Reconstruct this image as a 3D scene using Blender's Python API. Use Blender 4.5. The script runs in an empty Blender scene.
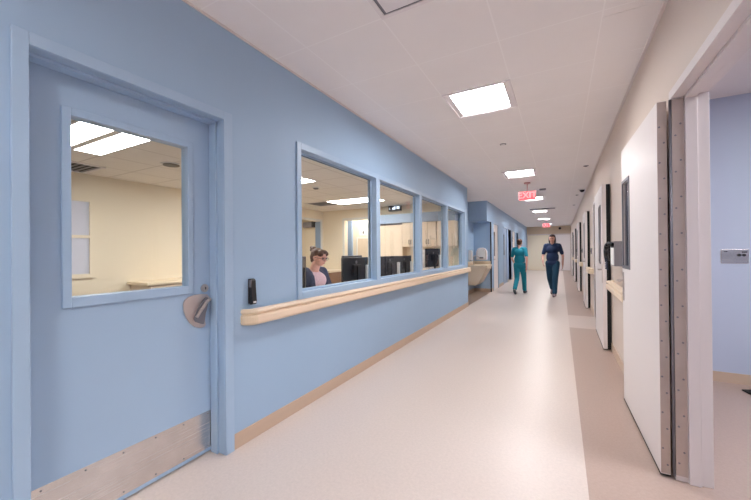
import bpy, bmesh, math, random
from mathutils import Vector, Matrix
from math import sin, cos, pi, radians

random.seed(7)
SC = bpy.context.scene
COL = SC.collection

# ------------------------------------------------------------------ camera
FPX, YAW, PITCH, ROLL, EYE = 337.18, 0.50182, 0.00385, 0.00897, 1.2947
fw = Vector((-sin(YAW)*cos(PITCH), cos(YAW)*cos(PITCH), sin(PITCH)))
r0 = Vector((cos(YAW), sin(YAW), 0)); u0 = r0.cross(fw)
rr = r0*cos(ROLL) - u0*sin(ROLL); uu = u0*cos(ROLL) + r0*sin(ROLL)
cd = bpy.data.cameras.new('camera'); cam = bpy.data.objects.new('camera', cd); COL.objects.link(cam)
m = Matrix((rr, uu, -fw)).transposed().to_4x4(); m.translation = Vector((0, 0, EYE)); cam.matrix_world = m
cd.sensor_width = 36; cd.sensor_fit = 'HORIZONTAL'; cd.lens = FPX/751*36; cd.clip_start = 0.02; cd.clip_end = 200
SC.camera = cam

# ------------------------------------------------------------------ world, exposure
W = bpy.data.worlds.new('world'); SC.world = W; W.use_nodes = True
W.node_tree.nodes['Background'].inputs[0].default_value = (0.6, 0.75, 1, 1)
W.node_tree.nodes['Background'].inputs[1].default_value = 0.02
SC.view_settings.view_transform = 'Standard'; SC.view_settings.look = 'None'
SC.view_settings.gamma = 1; SC.view_settings.use_curve_mapping = False
SC.view_settings.exposure = 1.14
SC.cycles.use_denoising = True
SC.cycles.max_bounces = 14; SC.cycles.diffuse_bounces = 9; SC.cycles.glossy_bounces = 5
SC.cycles.transparent_max_bounces = 16; SC.cycles.sample_clamp_indirect = 6
HALL_LAMP = 26.0      # emission of the corridor diffusers
ROOM_LAMP = 12.5       # emission of the office diffusers
SIDE_FILL = 9.5       # emission of the added, unseen side room fill panel

# ------------------------------------------------------------------ materials
def srgb(r, g, b):
    f = lambda c: (c/255)/12.92 if c <= 10 else (((c/255)+0.055)/1.055)**2.4
    return (f(r), f(g), f(b), 1)

def mat(name, col, rough=0.5, metal=0.0, spec=0.5, noise=0.0, nscale=30, bump=0.0, bscale=200, coat=0.0, emit=None, estr=0):
    M = bpy.data.materials.new(name); M.use_nodes = True
    nt = M.node_tree; b = nt.nodes['Principled BSDF']
    b.inputs['Base Color'].default_value = col; b.inputs['Roughness'].default_value = rough
    b.inputs['Metallic'].default_value = metal; b.inputs['Specular IOR Level'].default_value = spec
    b.inputs['Coat Weight'].default_value = coat
    tc = nt.nodes.new('ShaderNodeTexCoord')
    if noise:
        n = nt.nodes.new('ShaderNodeTexNoise'); n.inputs['Scale'].default_value = nscale; n.inputs['Detail'].default_value = 4
        nt.links.new(tc.outputs['Object'], n.inputs['Vector'])
        mx = nt.nodes.new('ShaderNodeMix'); mx.data_type = 'RGBA'
        mx.inputs[6].default_value = tuple(max(0, c*(1-noise)) for c in col[:3])+(1,)
        mx.inputs[7].default_value = tuple(min(1, c*(1+noise)) for c in col[:3])+(1,)
        nt.links.new(n.outputs['Fac'], mx.inputs[0]); nt.links.new(mx.outputs[2], b.inputs['Base Color'])
    if bump:
        n2 = nt.nodes.new('ShaderNodeTexNoise'); n2.inputs['Scale'].default_value = bscale
        nt.links.new(tc.outputs['Object'], n2.inputs['Vector'])
        bp = nt.nodes.new('ShaderNodeBump'); bp.inputs['Strength'].default_value = bump; bp.inputs['Distance'].default_value = 0.002
        nt.links.new(n2.outputs['Fac'], bp.inputs['Height']); nt.links.new(bp.outputs['Normal'], b.inputs['Normal'])
    if emit:
        b.inputs['Emission Color'].default_value = emit; b.inputs['Emission Strength'].default_value = estr
    return M

def grid_mat(name, col, linecol, x0, y0, px, py, w, rough=0.9):
    """ceiling panels: object-space grid of joints"""
    M = mat(name, col, rough, noise=0.03, nscale=3, bump=0.25, bscale=90)
    nt = M.node_tree; b = nt.nodes['Principled BSDF']
    tc = nt.nodes.new('ShaderNodeTexCoord'); sx = nt.nodes.new('ShaderNodeSeparateXYZ'); nt.links.new(tc.outputs['Object'], sx.inputs[0])
    outs = []
    for i, (o, p) in enumerate(((x0, px), (y0, py))):
        a = nt.nodes.new('ShaderNodeMath'); a.operation = 'SUBTRACT'; a.inputs[1].default_value = o; nt.links.new(sx.outputs[i], a.inputs[0])
        pp = nt.nodes.new('ShaderNodeMath'); pp.operation = 'PINGPONG'; pp.inputs[1].default_value = p/2; nt.links.new(a.outputs[0], pp.inputs[0])
        l = nt.nodes.new('ShaderNodeMath'); l.operation = 'LESS_THAN'; l.inputs[1].default_value = w/2; nt.links.new(pp.outputs[0], l.inputs[0])
        outs.append(l)
    mx = nt.nodes.new('ShaderNodeMath'); mx.operation = 'MAXIMUM'; nt.links.new(outs[0].outputs[0], mx.inputs[0]); nt.links.new(outs[1].outputs[0], mx.inputs[1])
    cm = nt.nodes.new('ShaderNodeMix'); cm.data_type = 'RGBA'; nt.links.new(mx.outputs[0], cm.inputs[0])
    old = b.inputs['Base Color'].links[0].from_socket
    nt.links.new(old, cm.inputs[6]); cm.inputs[7].default_value = linecol; nt.links.new(cm.outputs[2], b.inputs['Base Color'])
    return M

def vinyl(name, col, rough):
    """sheet vinyl with fine chips"""
    M = mat(name, col, rough, spec=0.4)
    nt = M.node_tree; b = nt.nodes['Principled BSDF']; b.inputs['Coat Roughness'].default_value = 0.12
    tc = nt.nodes.new('ShaderNodeTexCoord')
    v = nt.nodes.new('ShaderNodeTexNoise'); v.inputs['Scale'].default_value = 55; v.inputs['Detail'].default_value = 6; v.inputs['Roughness'].default_value = 0.8
    nt.links.new(tc.outputs['Object'], v.inputs['Vector'])
    n = nt.nodes.new('ShaderNodeTexNoise'); n.inputs['Scale'].default_value = 1.3; n.inputs['Detail'].default_value = 3
    nt.links.new(tc.outputs['Object'], n.inputs['Vector'])
    r = nt.nodes.new('ShaderNodeValToRGB'); e = r.color_ramp.elements
    e[0].position = 0.38; e[1].position = 0.62
    e[0].color = tuple(c*0.94 for c in col[:3])+(1,); e[1].color = tuple(min(1, c*1.04) for c in col[:3])+(1,)
    nt.links.new(v.outputs['Fac'], r.inputs[0]); nt.links.new(r.outputs[0], b.inputs['Base Color'])
    return M

def brushed(name, col, rough, sc=(2, 2, 300), metal=1.0):
    M = mat(name, col, rough, metal=metal)
    nt = M.node_tree; b = nt.nodes['Principled BSDF']; tc = nt.nodes.new('ShaderNodeTexCoord')
    mp = nt.nodes.new('ShaderNodeMapping'); mp.inputs['Scale'].default_value = sc; nt.links.new(tc.outputs['Object'], mp.inputs[0])
    n = nt.nodes.new('ShaderNodeTexNoise'); n.inputs['Scale'].default_value = 1; n.inputs['Detail'].default_value = 5; nt.links.new(mp.outputs[0], n.inputs['Vector'])
    rg = nt.nodes.new('ShaderNodeMapRange'); rg.inputs[3].default_value = rough*0.75; rg.inputs[4].default_value = rough*1.35
    nt.links.new(n.outputs['Fac'], rg.inputs[0]); nt.links.new(rg.outputs[0], b.inputs['Roughness'])
    n2 = nt.nodes.new('ShaderNodeTexNoise'); n2.inputs['Scale'].default_value = 9; nt.links.new(tc.outputs['Object'], n2.inputs['Vector'])
    mx = nt.nodes.new('ShaderNodeMix'); mx.data_type = 'RGBA'; mx.inputs[6].default_value = tuple(c*0.82 for c in col[:3])+(1,); mx.inputs[7].default_value = tuple(min(1, c*1.1) for c in col[:3])+(1,)
    nt.links.new(n2.outputs['Fac'], mx.inputs[0]); nt.links.new(mx.outputs[2], b.inputs['Base Color'])
    return M

def glass_mat(name, tint=(0.97, 0.98, 0.98, 1), ior=1.45):
    M = bpy.data.materials.new(name); M.use_nodes = True; nt = M.node_tree; nt.nodes.clear()
    o = nt.nodes.new('ShaderNodeOutputMaterial'); t = nt.nodes.new('ShaderNodeBsdfTransparent'); g = nt.nodes.new('ShaderNodeBsdfGlossy')
    t.inputs[0].default_value = tint; g.inputs['Roughness'].default_value = 0.0
    f = nt.nodes.new('ShaderNodeFresnel'); f.inputs[0].default_value = ior
    ge = nt.nodes.new('ShaderNodeNewGeometry'); inv = nt.nodes.new('ShaderNodeMath'); inv.operation = 'SUBTRACT'; inv.inputs[0].default_value = 1; nt.links.new(ge.outputs['Backfacing'], inv.inputs[1])
    mul = nt.nodes.new('ShaderNodeMath'); mul.operation = 'MULTIPLY'; nt.links.new(f.outputs[0], mul.inputs[0]); nt.links.new(inv.outputs[0], mul.inputs[1])
    mx = nt.nodes.new('ShaderNodeMixShader'); nt.links.new(mul.outputs[0], mx.inputs[0]); nt.links.new(t.outputs[0], mx.inputs[1]); nt.links.new(g.outputs[0], mx.inputs[2])
    nt.links.new(mx.outputs[0], o.inputs[0]); return M

def emis(name, col, s):
    M = bpy.data.materials.new(name); M.use_nodes = True; nt = M.node_tree; nt.nodes.clear()
    o = nt.nodes.new('ShaderNodeOutputMaterial'); e = nt.nodes.new('ShaderNodeEmission'); e.inputs[0].default_value = col; e.inputs[1].default_value = s
    nt.links.new(e.outputs[0], o.inputs[0]); return M

M = {}
M['blue'] = mat('blue wall paint', srgb(160, 187, 216), 0.55, spec=0.35, noise=0.02, nscale=2, bump=0.15, bscale=350)
M['blue_trim'] = mat('blue gloss trim paint', srgb(164, 190, 218), 0.35, spec=0.45, noise=0.015, nscale=3)
M['cream_wall'] = mat('warm cream wall paint', srgb(216, 201, 190), 0.55, spec=0.35, noise=0.02, nscale=2, bump=0.15, bscale=350)
M['office_wall'] = mat('office cream paint', srgb(232, 220, 198), 0.6, noise=0.02, nscale=2, bump=0.1, bscale=350)
M['pale_wall'] = mat('pale lilac blue paint', srgb(184, 194, 216), 0.6, noise=0.02, nscale=2)
M['white_paint'] = mat('off white door paint', srgb(230, 222, 220), 0.42, spec=0.5, noise=0.012, nscale=2)
M['white_trim'] = mat('white frame paint', srgb(222, 213, 212), 0.35)
M['pale_trim'] = mat('pale office trim paint', srgb(222, 222, 218), 0.4)
M['ceil'] = grid_mat('corridor ceiling panels', srgb(242, 238, 238), srgb(248, 245, 245), -0.97, 1.875, 0.607, 0.603, 0.009)
M['office_ceil'] = grid_mat('office ceiling tiles', srgb(240, 234, 228), srgb(206, 198, 190), -4.65, 1.30, 0.61, 0.605, 0.016)
M['ceil_plain'] = mat('ceiling panel white', srgb(242, 238, 238), 0.9)
M['plain_ceil'] = mat('side room ceiling', srgb(232, 226, 226), 0.9)
M['floor'] = vinyl('light pinkish sheet vinyl', srgb(212, 198, 190), 0.33)
M['band'] = vinyl('tan sheet vinyl', srgb(176, 154, 143), 0.34)
M['end_wall'] = mat('beige end wall paint', srgb(214, 194, 170), 0.55)
M['door_warm'] = mat('warm white door paint', srgb(246, 236, 214), 0.4)
M['door_white'] = mat('bright white door paint', srgb(246, 240, 240), 0.4)
M['band_light'] = vinyl('lighter tan floor patch', srgb(206, 190, 182), 0.38)
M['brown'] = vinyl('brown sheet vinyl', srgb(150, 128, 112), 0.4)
M['office_floor'] = vinyl('grey brown office carpet', srgb(120, 110, 102), 0.9)
M['base'] = mat('beige rubber base', srgb(196, 172, 152), 0.45, noise=0.03, nscale=8)
M['rail'] = mat('beige vinyl handrail', srgb(234, 212, 188), 0.4, noise=0.03, nscale=12, bump=0.1)
M['rail_cap'] = mat('tan vinyl end cap', srgb(226, 206, 178), 0.35, noise=0.02)
M['steel'] = brushed('brushed stainless', srgb(220, 214, 210), 0.24)
M['steel_v'] = brushed('brushed hinge steel', srgb(196, 182, 174), 0.42, (300, 300, 3), metal=0.6)
M['lever'] = brushed('satin nickel', srgb(205, 194, 190), 0.34, (30, 30, 30))
M['dark_steel'] = mat('dark steel', srgb(60, 58, 62), 0.4, metal=0.8)
M['greymetal'] = mat('grey painted metal', srgb(128, 126, 134), 0.4, metal=0.4)
M['black'] = mat('black plastic', srgb(24, 25, 32), 0.35)
M['black_soft'] = mat('black rubber', srgb(16, 15, 16), 0.8)
M['screen'] = mat('black monitor shell', srgb(34, 36, 44), 0.35)
M['glass'] = glass_mat('clear glass')
M['dark_glass'] = mat('dark glazing', srgb(34, 40, 58), 0.08, spec=0.7)
M['lamp'] = emis('corridor diffuser', (1.0, 0.99, 0.988, 1), HALL_LAMP)
M['lamp_office'] = emis('office diffuser', (1.0, 0.97, 0.92, 1), ROOM_LAMP)
M['fill_side'] = emis('side room fill panel', (0.93, 0.95, 1.0, 1), SIDE_FILL)
M['lamp_frame'] = mat('white lamp frame', srgb(236, 230, 232), 0.4)
M['lamp_reflector'] = mat('grey white reflector', srgb(150, 146, 150), 0.45)
M['white_plastic'] = mat('white plastic', srgb(232, 230, 228), 0.4)
M['red_sign'] = mat('red sign panel', srgb(200, 40, 52), 0.3, emit=srgb(255, 62, 78), estr=0.28)
M['red_letter'] = emis('lit sign letters', (1.0, 0.50, 0.52, 1), 0.5)
M['sign_body'] = mat('sign housing', srgb(214, 160, 160), 0.4)
M['wood'] = mat('light maple laminate', srgb(222, 204, 182), 0.45, noise=0.05, nscale=14)
M['wood_dark'] = mat('brown laminate', srgb(138, 102, 74), 0.5, noise=0.08, nscale=14)
M['counter'] = mat('cream counter top', srgb(232, 216, 190), 0.35, noise=0.03, nscale=60)
M['soffit'] = mat('grey blue soffit paint', srgb(150, 170, 196), 0.5)
M['skin'] = mat('skin', srgb(222, 170, 152), 0.5, noise=0.03, nscale=8)
M['hair'] = mat('brown hair', srgb(92, 62, 48), 0.5, noise=0.35, nscale=60, bump=0.8, bscale=80)
M['hair_dark'] = mat('dark hair', srgb(46, 36, 38), 0.5, noise=0.3, nscale=60, bump=0.8, bscale=80)
M['navy'] = mat('navy knit', srgb(38, 52, 84), 0.8, noise=0.12, nscale=40, bump=0.3)
M['navy_scrub'] = mat('navy scrubs cotton', srgb(22, 44, 82), 0.8, noise=0.1, nscale=30, bump=0.3)
M['navy_pants'] = mat('dark teal trousers', srgb(18, 62, 88), 0.8, noise=0.1, nscale=30, bump=0.3)
M['teal'] = mat('teal scrubs cotton', srgb(10, 128, 150), 0.8, noise=0.1, nscale=30, bump=0.3)
M['pink_shirt'] = mat('pink patterned blouse', srgb(234, 204, 212), 0.8, noise=0.25, nscale=45)
M['shoe'] = mat('grey shoe', srgb(150, 130, 136), 0.6)
M['shoe_d'] = mat('dark shoe', srgb(60, 70, 80), 0.6)
M['lens'] = mat('dark spectacle frame', srgb(36, 50, 66), 0.3)
M['lips'] = mat('lip', srgb(186, 104, 104), 0.5)
M['eye'] = mat('eye', srgb(52, 38, 34), 0.2)
M['chair'] = mat('black mesh upholstery', srgb(28, 30, 36), 0.8, bump=0.4)
M['paper'] = mat('white paper', srgb(240, 240, 238), 0.7)
M['sand'] = mat('solid surface cream', srgb(226, 206, 180), 0.4, noise=0.03, nscale=60)
M['digits'] = emis('pale display segments', (0.75, 0.85, 1.0, 1), 0.9)
M['reflection_pane'] = mat('pale reflection colour', srgb(206, 208, 222), 0.5)  # pale tone of the imitated reflection
M['mirror'] = mat('mirror', srgb(220, 225, 230), 0.05, metal=1.0)

# ------------------------------------------------------------------ mesh helpers
class MB:
    def __init__(s): s.bm = bmesh.new()
    def box(s, x0, x1, y0, y1, z0, z1, mi=0):
        a, b = sorted((x0, x1)); c, d = sorted((y0, y1)); e, f = sorted((z0, z1))
        v = [s.bm.verts.new(p) for p in ((a,c,e),(b,c,e),(b,d,e),(a,d,e),(a,c,f),(b,c,f),(b,d,f),(a,d,f))]
        for q in ((0,3,2,1),(4,5,6,7),(0,1,5,4),(1,2,6,5),(2,3,7,6),(3,0,4,7)):
            fc = s.bm.faces.new([v[i] for i in q]); fc.material_index = mi
        return s
    def prism(s, pts, axis, a, b, mi=0):
        """pts: 2D outline; extruded along axis from a to b. axis x: pts=(y,z); y: (x,z); z: (x,y)"""
        mk = {'x': lambda p, t: (t, p[0], p[1]), 'y': lambda p, t: (p[0], t, p[1]), 'z': lambda p, t: (p[0], p[1], t)}[axis]
        v0 = [s.bm.verts.new(mk(p, a)) for p in pts]; v1 = [s.bm.verts.new(mk(p, b)) for p in pts]
        n = len(pts); fs = [s.bm.faces.new(v0), s.bm.faces.new(v1[::-1])]
        for i in range(n): fs.append(s.bm.faces.new((v0[i], v1[i], v1[(i+1) % n], v0[(i+1) % n])))
        for f in fs: f.material_index = mi
        return s
    def cyl(s, p0, p1, r, r2=None, n=20, mi=0):
        p0 = Vector(p0); p1 = Vector(p1); d = (p1-p0); L = d.length; q = d.to_track_quat('Z', 'Y').to_matrix().to_4x4()
        res = bmesh.ops.create_cone(s.bm, cap_ends=True, segments=n, radius1=r, radius2=r if r2 is None else r2, depth=L,
                                    matrix=Matrix.Translation((p0+p1)/2) @ q)
        return s
    def sph(s, c, r, sc=(1, 1, 1), n=16, rot=None):
        mm = Matrix.Translation(c) @ (rot.to_4x4() if rot else Matrix()) @ Matrix.Diagonal((*sc, 1))
        bmesh.ops.create_uvsphere(s.bm, u_segments=n, v_segments=n//2+2, radius=r, matrix=mm); return s
    def tube(s, pts, r, n=8):
        pts = [Vector(p) for p in pts]
        for a, b in zip(pts, pts[1:]): s.cyl(a, b, r, n=n)
        for p in pts[1:-1]: s.sph(p, r, n=8)
        return s
    def build(s, name, m, parent=None, bevel=0, seg=2, smooth=False, loc=None):
        bmesh.ops.recalc_face_normals(s.bm, faces=s.bm.faces[:])
        me = bpy.data.meshes.new(name); s.bm.to_mesh(me); s.bm.free()
        for k in (m if isinstance(m, (list, tuple)) else [m]): me.materials.append(M[k] if isinstance(k, str) else k)
        o = bpy.data.objects.new(name, me); COL.objects.link(o)
        if parent: o.parent = parent
        if smooth:
            for p in me.polygons: p.use_smooth = True
        if bevel:
            md = o.modifiers.new('bevel', 'BEVEL'); md.width = bevel; md.segments = seg; md.limit_method = 'ANGLE'; md.angle_limit = radians(40)
        return o

def tag(o, label=None, cat=None, group=None, kind=None):
    if label: o['label'] = label
    if cat: o['category'] = cat
    if group: o['group'] = group
    if kind: o['kind'] = kind
    return o
def empty(name, loc=(0, 0, 0), rz=0):
    o = bpy.data.objects.new(name, None); COL.objects.link(o); o.location = loc; o.rotation_euler.z = rz; o.empty_display_size = 0.1
    return o
def kids(o): return [c for c in bpy.data.objects if c.parent == o]
def copy_tree(o, parent=None):
    c = o.copy(); COL.objects.link(c); c.parent = parent
    for ch in kids(o): copy_tree(ch, c)
    return c
def struct(o, label=None, cat=None): return tag(o, label, cat, kind='structure')

# ------------------------------------------------------------------ the shell
H = 2.755; LX = -1.89; RX = 0.566; RB = 0.70; END = 23.7; BACK = -4.2
NY = 7.9; NX = -2.42; AY = 10.9        # nook start, nook back wall, nook end
OX0, OX1, OY0, OY1, OH = -5.95, -2.04, -1.2, 7.75, 2.44

def wall_y(name, x0, x1, y0, y1, z1, opens, mt, label, cat='wall'):
    """wall running along y with openings (ya, yb, za, zb)"""
    b = MB(); y = y0
    for (ya, yb, za, zb) in sorted(opens):
        if ya > y: b.box(x0, x1, y, ya, 0, z1)
        if za > 0: b.box(x0, x1, ya, yb, 0, za)
        if zb < z1: b.box(x0, x1, ya, yb, zb, z1)
        y = yb
    if y < y1: b.box(x0, x1, y, y1, 0, z1)
    return struct(b.build(name, mt), label, cat)

WIN = (2.105, 7.70, 0.905, 2.20)
wall_y('wall_left', -2.04, LX, BACK, NY, H, [(0.49, 1.47, 0, 2.19), (2.125, 7.68, 0.925, 2.18)], 'blue', 'long pale blue corridor wall with the door and the office windows')
L_OPEN = [(11.3, 12.25), (13.45, 14.4), (14.8, 15.75), (16.1, 17.2), (17.7, 18.5)]
wall_y('wall_left', LX-0.15, LX, AY, END, H, [(a, b, 0, 2.19) for a, b in L_OPEN], 'blue', 'pale blue corridor wall beyond the sink nook')
R_LEAF = [(5.22, 1.25), (8.70, 1.12), (12.1, 1.12), (15.6, 1.12), (19.1, 1.12)]
R_OPEN = [(y+l+0.06, y+l+0.06+1.1) for y, l in R_LEAF]
wall_y('wall_right', RX, RB, BACK, END, H, [(1.3, 2.49, 0, 2.17)]+[(a, b, 0, 2.17) for a, b in R_OPEN], 'cream_wall', 'long warm cream corridor wall on the right')
b = MB(); b.box(-2.6, 0.9, END, END+0.15, 0, H); struct(b.build('wall_end', 'end_wall'), 'cream wall closing the far end of the corridor', 'wall')
b = MB(); b.box(-2.6, 0.9, BACK-0.15, BACK, 0, H); struct(b.build('wall_back', 'cream_wall'), 'corridor wall behind the viewpoint', 'wall')
# nook
b = MB(); b.box(NX-0.12, NX, NY, AY, 0, H); struct(b.build('wall_nook_back', 'blue'), 'pale blue back wall of the sink nook', 'wall')
b = MB(); b.box(NX-0.12, -2.04, AY, AY+0.15, 0, H); b.box(-2.04, LX-0.15, AY, AY+0.15, 0, H); struct(b.build('wall_nook_end', 'blue'), 'blue end wall of the sink nook', 'wall')
b = MB(); b.box(NX, LX, 10.27, AY, 2.17, H); struct(b.build('wall_nook_bulkhead', 'blue'), 'blue bulkhead hanging over the sink nook', 'wall')
b = MB(); b.box(LX-0.02, LX+0.012, AY-0.012, AY+0.02, 0, 2.17); struct(b.build('trim_1', 'dark_steel'), 'dark metal corner guard at the nook', 'corner guard')
# office
b = MB(); b.box(-6.1, OX0, OY0, 6.55, 0, OH); b.box(-6.1, OX0, 6.55, 7.62, 2.15, OH); b.box(-6.1, OX0, 7.62, NY, 0, OH)
struct(b.build('wall_office_far', 'office_wall'), 'cream far wall of the office', 'wall')
b = MB(); b.box(OX0, -5.22, OY1, NY, 0, OH); b.box(-5.22, -4.35, OY1, NY, 2.15, OH); b.box(-4.35, -2.04, OY1, NY, 0, OH)
struct(b.build('wall_office_side', 'office_wall'), 'cream side wall of the office', 'wall')
b = MB(); b.box(-6.1, -2.04, OY0-0.12, OY0, 0, OH); struct(b.build('wall_office_near', 'office_wall'), 'cream near wall of the office', 'wall')
b = MB(); b.box(-6.1, -2.04, OY0-0.12, NY, OH, OH+0.06); struct(b.build('ceiling_office', 'office_ceil'), 'office ceiling of square tiles', 'ceiling')
b = MB(); b.box(-6.1, -2.04, OY0-0.12, NY, -0.06, 0); struct(b.build('floor_office', 'office_floor'), 'brown grey office floor', 'floor')
# passage behind the office openings
b = MB(); b.box(-5.42, -4.0, 8.5, 8.6, 0, OH); b.box(-4.1, -4.0, NY, 8.5, 0, OH); struct(b.build('wall_passage', 'office_wall'), 'cream wall of the passage behind the office', 'wall')
b = MB(); b.box(-6.0, -5.9, NY, 8.6, 0, OH); b.box(-5.9, -5.42, 8.42, 8.6, 0, OH); struct(b.build('wall_passage', 'soffit'), 'grey blue wall inside the passage opening', 'wall')
b = MB(); b.box(-6.0, -4.0, NY, 8.6, -0.06, 0); struct(b.build('floor_passage', 'office_floor'), 'passage floor', 'floor')
b = MB(); b.box(-6.0, -4.0, NY, 8.6, OH, OH+0.06); struct(b.build('ceiling_passage', 'plain_ceil'), 'passage ceiling', 'ceiling')
b = MB(); b.box(-8.3, -8.2, 5.6, 9.2, 0, OH); b.box(-8.2, -6.1, 5.5, 5.6, 0, OH); b.box(-8.2, -6.1, 9.1, 9.2, 0, OH); b.box(-6.11, -6.05, 7.9, 9.1, 0, OH)
struct(b.build('wall_store', 'office_wall'), 'pale wall of the room beyond the office doorway', 'wall')
b = MB(); b.box(-8.3, -6.1, 5.5, 9.2, -0.06, 0); struct(b.build('floor_store', 'office_floor'), 'floor beyond the office doorway', 'floor')
b = MB(); b.box(-8.3, -6.1, 5.5, 9.2, OH, OH+0.06); struct(b.build('ceiling_store', 'plain_ceil'), 'ceiling beyond the office doorway', 'ceiling')
# side room on the right
b = MB(); b.box(RB, 4.6, 4.48, 4.6, 0, H); struct(b.build('wall_room_far', 'pale_wall'), 'pale lilac blue wall inside the open room', 'wall')
b = MB(); b.box(4.6, 4.72, -0.6, 4.6, 0, H); struct(b.build('wall_room_side', 'pale_wall'), 'side wall of the open room', 'wall')
b = MB(); b.box(RB, 4.6, -0.72, -0.6, 0, H); struct(b.build('wall_room_near', 'pale_wall'), 'near wall of the open room', 'wall')
b = MB(); b.box(RB, 4.72, -0.72, 4.6, H, H+0.06); struct(b.build('ceiling_room', 'plain_ceil'), 'plain white ceiling of the open room', 'ceiling')
b = MB(); b.box(RB, 4.72, -0.72, 4.6, -0.06, 0); struct(b.build('floor_room', 'band'), 'tan vinyl floor of the open room', 'floor')
# floors
SX = 0.118
b = MB(); b.box(-2.04, SX, BACK, END, -0.06, 0)
struct(b.build('floor', 'floor'), 'light pinkish vinyl corridor floor', 'floor')
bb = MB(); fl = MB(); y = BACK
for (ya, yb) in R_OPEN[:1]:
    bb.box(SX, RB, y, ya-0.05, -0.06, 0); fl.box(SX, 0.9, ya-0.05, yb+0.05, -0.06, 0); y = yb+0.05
bb.box(SX, RB, y, END, -0.06, 0)
for (ya, yb) in R_OPEN[1:]: bb.box(RB, 0.9, ya-0.05, yb+0.05, -0.06, 0)
struct(bb.build('floor_border', 'band'), 'tan vinyl border along the right side of the corridor', 'floor')
struct(fl.build('floor_crossing', 'band_light'), 'lighter tan patch crossing the border at a doorway', 'floor')  # lighter colour across the border at one doorway
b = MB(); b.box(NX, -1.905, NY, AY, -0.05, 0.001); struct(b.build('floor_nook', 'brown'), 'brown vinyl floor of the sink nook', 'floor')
HL = [-3.6, -0.75] + [3.382+3.6*i for i in range(0, 6)]
b = MB(); hx0, hx1 = -0.665-0.28, -0.665+0.28
b.box(NX-0.12, hx0, BACK, END, H, H+0.1); b.box(hx1, RB, BACK, END, H, H+0.1); y = BACK
for c in HL: b.box(hx0, hx1, y, c-0.28, H, H+0.1); y = c+0.28
b.box(hx0, hx1, y, END, H, H+0.1)
struct(b.build('ceiling', 'ceil'), 'white corridor ceiling of large panels', 'ceiling')
# unlit rooms behind the far doorways
b = MB(); b.box(3.4, 3.5, 4.6, END, 0, H); b.box(RB, 3.5, END, END+0.1, 0, H); struct(b.build('wall_dark_room', 'cream_wall'), 'wall of the unlit rooms behind the cream wall', 'wall')
b = MB(); b.box(0.9, 3.5, 4.6, END, -0.06, 0); b.box(RB, 0.9, 4.6, END, -0.07, -0.061); struct(b.build('floor_dark_room', 'band'), 'floor of the unlit rooms behind the cream wall', 'floor')
b = MB(); b.box(RB, 3.5, 4.6, END, H, H+0.06); struct(b.build('ceiling_dark_room', 'plain_ceil'), 'ceiling of the unlit rooms behind the cream wall', 'ceiling')
b = MB(); b.box(-4.6, -4.5, AY+0.15, END, 0, H); b.box(-4.6, -2.6, END, END+0.1, 0, H); b.box(-4.6, -2.5, AY, AY+0.15, 0, H); struct(b.build('wall_dark_room', 'cream_wall'), 'wall of the unlit rooms behind the blue wall', 'wall')
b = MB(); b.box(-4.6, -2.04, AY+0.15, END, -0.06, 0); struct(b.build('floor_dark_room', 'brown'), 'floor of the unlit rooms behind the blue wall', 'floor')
b = MB(); b.box(-4.6, NX-0.12, AY, END, H, H+0.06); struct(b.build('ceiling_dark_room', 'plain_ceil'), 'ceiling of the unlit rooms behind the blue wall', 'ceiling')
# ceiling edge angle
b = MB(); b.box(RX-0.018, RX, BACK, END, H-0.012, H); struct(b.build('trim_2', 'white_trim'), 'thin edge angle between ceiling and cream wall', 'trim')
b = MB(); b.box(LX, LX+0.012, BACK, NY, H-0.012, H); struct(b.build('trim_3', 'white_trim'), 'thin edge angle between ceiling and blue wall', 'trim')
# baseboards
b = MB(); b.box(LX, LX+0.008, BACK, 0.47, 0, 0.102); b.box(LX, LX+0.008, 1.49, NY, 0, 0.102)
struct(b.build('baseboard_left', 'base', bevel=0.003), 'beige rubber base along the blue wall', 'baseboard')
b = MB(); y = AY
for a, c in L_OPEN: b.box(LX, LX+0.008, y, a-0.05, 0, 0.102); y = c+0.05
b.box(LX, LX+0.008, y, END, 0, 0.102); struct(b.build('baseboard_left', 'base'), 'beige rubber base along the far blue wall', 'baseboard')
b = MB(); b.box(NX, NX+0.008, NY, AY, 0, 0.102); b.box(NX, LX, AY-0.008, AY, 0, 0.102); struct(b.build('baseboard_nook', 'base'), 'beige rubber base in the nook', 'baseboard')
b = MB(); y = BACK
for a, c in [(1.3, 2.49)]+R_OPEN: b.box(RX-0.008, RX, y, a-0.04, 0, 0.102); y = c+0.04
b.box(RX-0.008, RX, y, END, 0, 0.102); struct(b.build('baseboard_right', 'base'), 'beige rubber base along the cream wall', 'baseboard')
b = MB(); b.box(RB, 4.6, 4.472, 4.48, 0, 0.098); struct(b.build('baseboard_room', 'base'), 'beige base in the open room', 'baseboard')
b = MB(); b.box(LX, RX, END-0.008, END, 0, 0.102); struct(b.build('baseboard_end', 'base'), 'beige base at the corridor end', 'baseboard')

# ------------------------------------------------------------------ corridor door (left)
d1 = struct(empty('door_1', (-1.95, 0.97, 0)), 'pale blue door with a square vision panel and steel kick plate', 'door')
def at(o, root):   # keep world coordinates of a mesh built in world space
    o.matrix_parent_inverse = root.matrix_basis.inverted() if hasattr(root, 'matrix_basis') else Matrix()
    return o
def part(mb, name, mt, root, **k):
    o = mb.build(name, mt, root, **k)
    M4 = Matrix.Translation(root.location) @ Matrix.Rotation(root.rotation_euler.z, 4, 'Z')
    p = root.parent
    while p: 
        M4 = Matrix.Translation(p.location) @ Matrix.Rotation(p.rotation_euler.z, 4, 'Z') @ M4; p = p.parent
    o.data.transform(M4.inverted()); return o
b = MB(); fx0, fx1 = -2.058, -1.878
b.box(LX-0.001, fx1, 0.471, 0.523, 0, 2.20); b.box(LX-0.001, fx1, 1.424, 1.488, 0, 2.20); b.box(LX-0.001, fx1, 0.523, 1.424, 2.146, 2.20)
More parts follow.
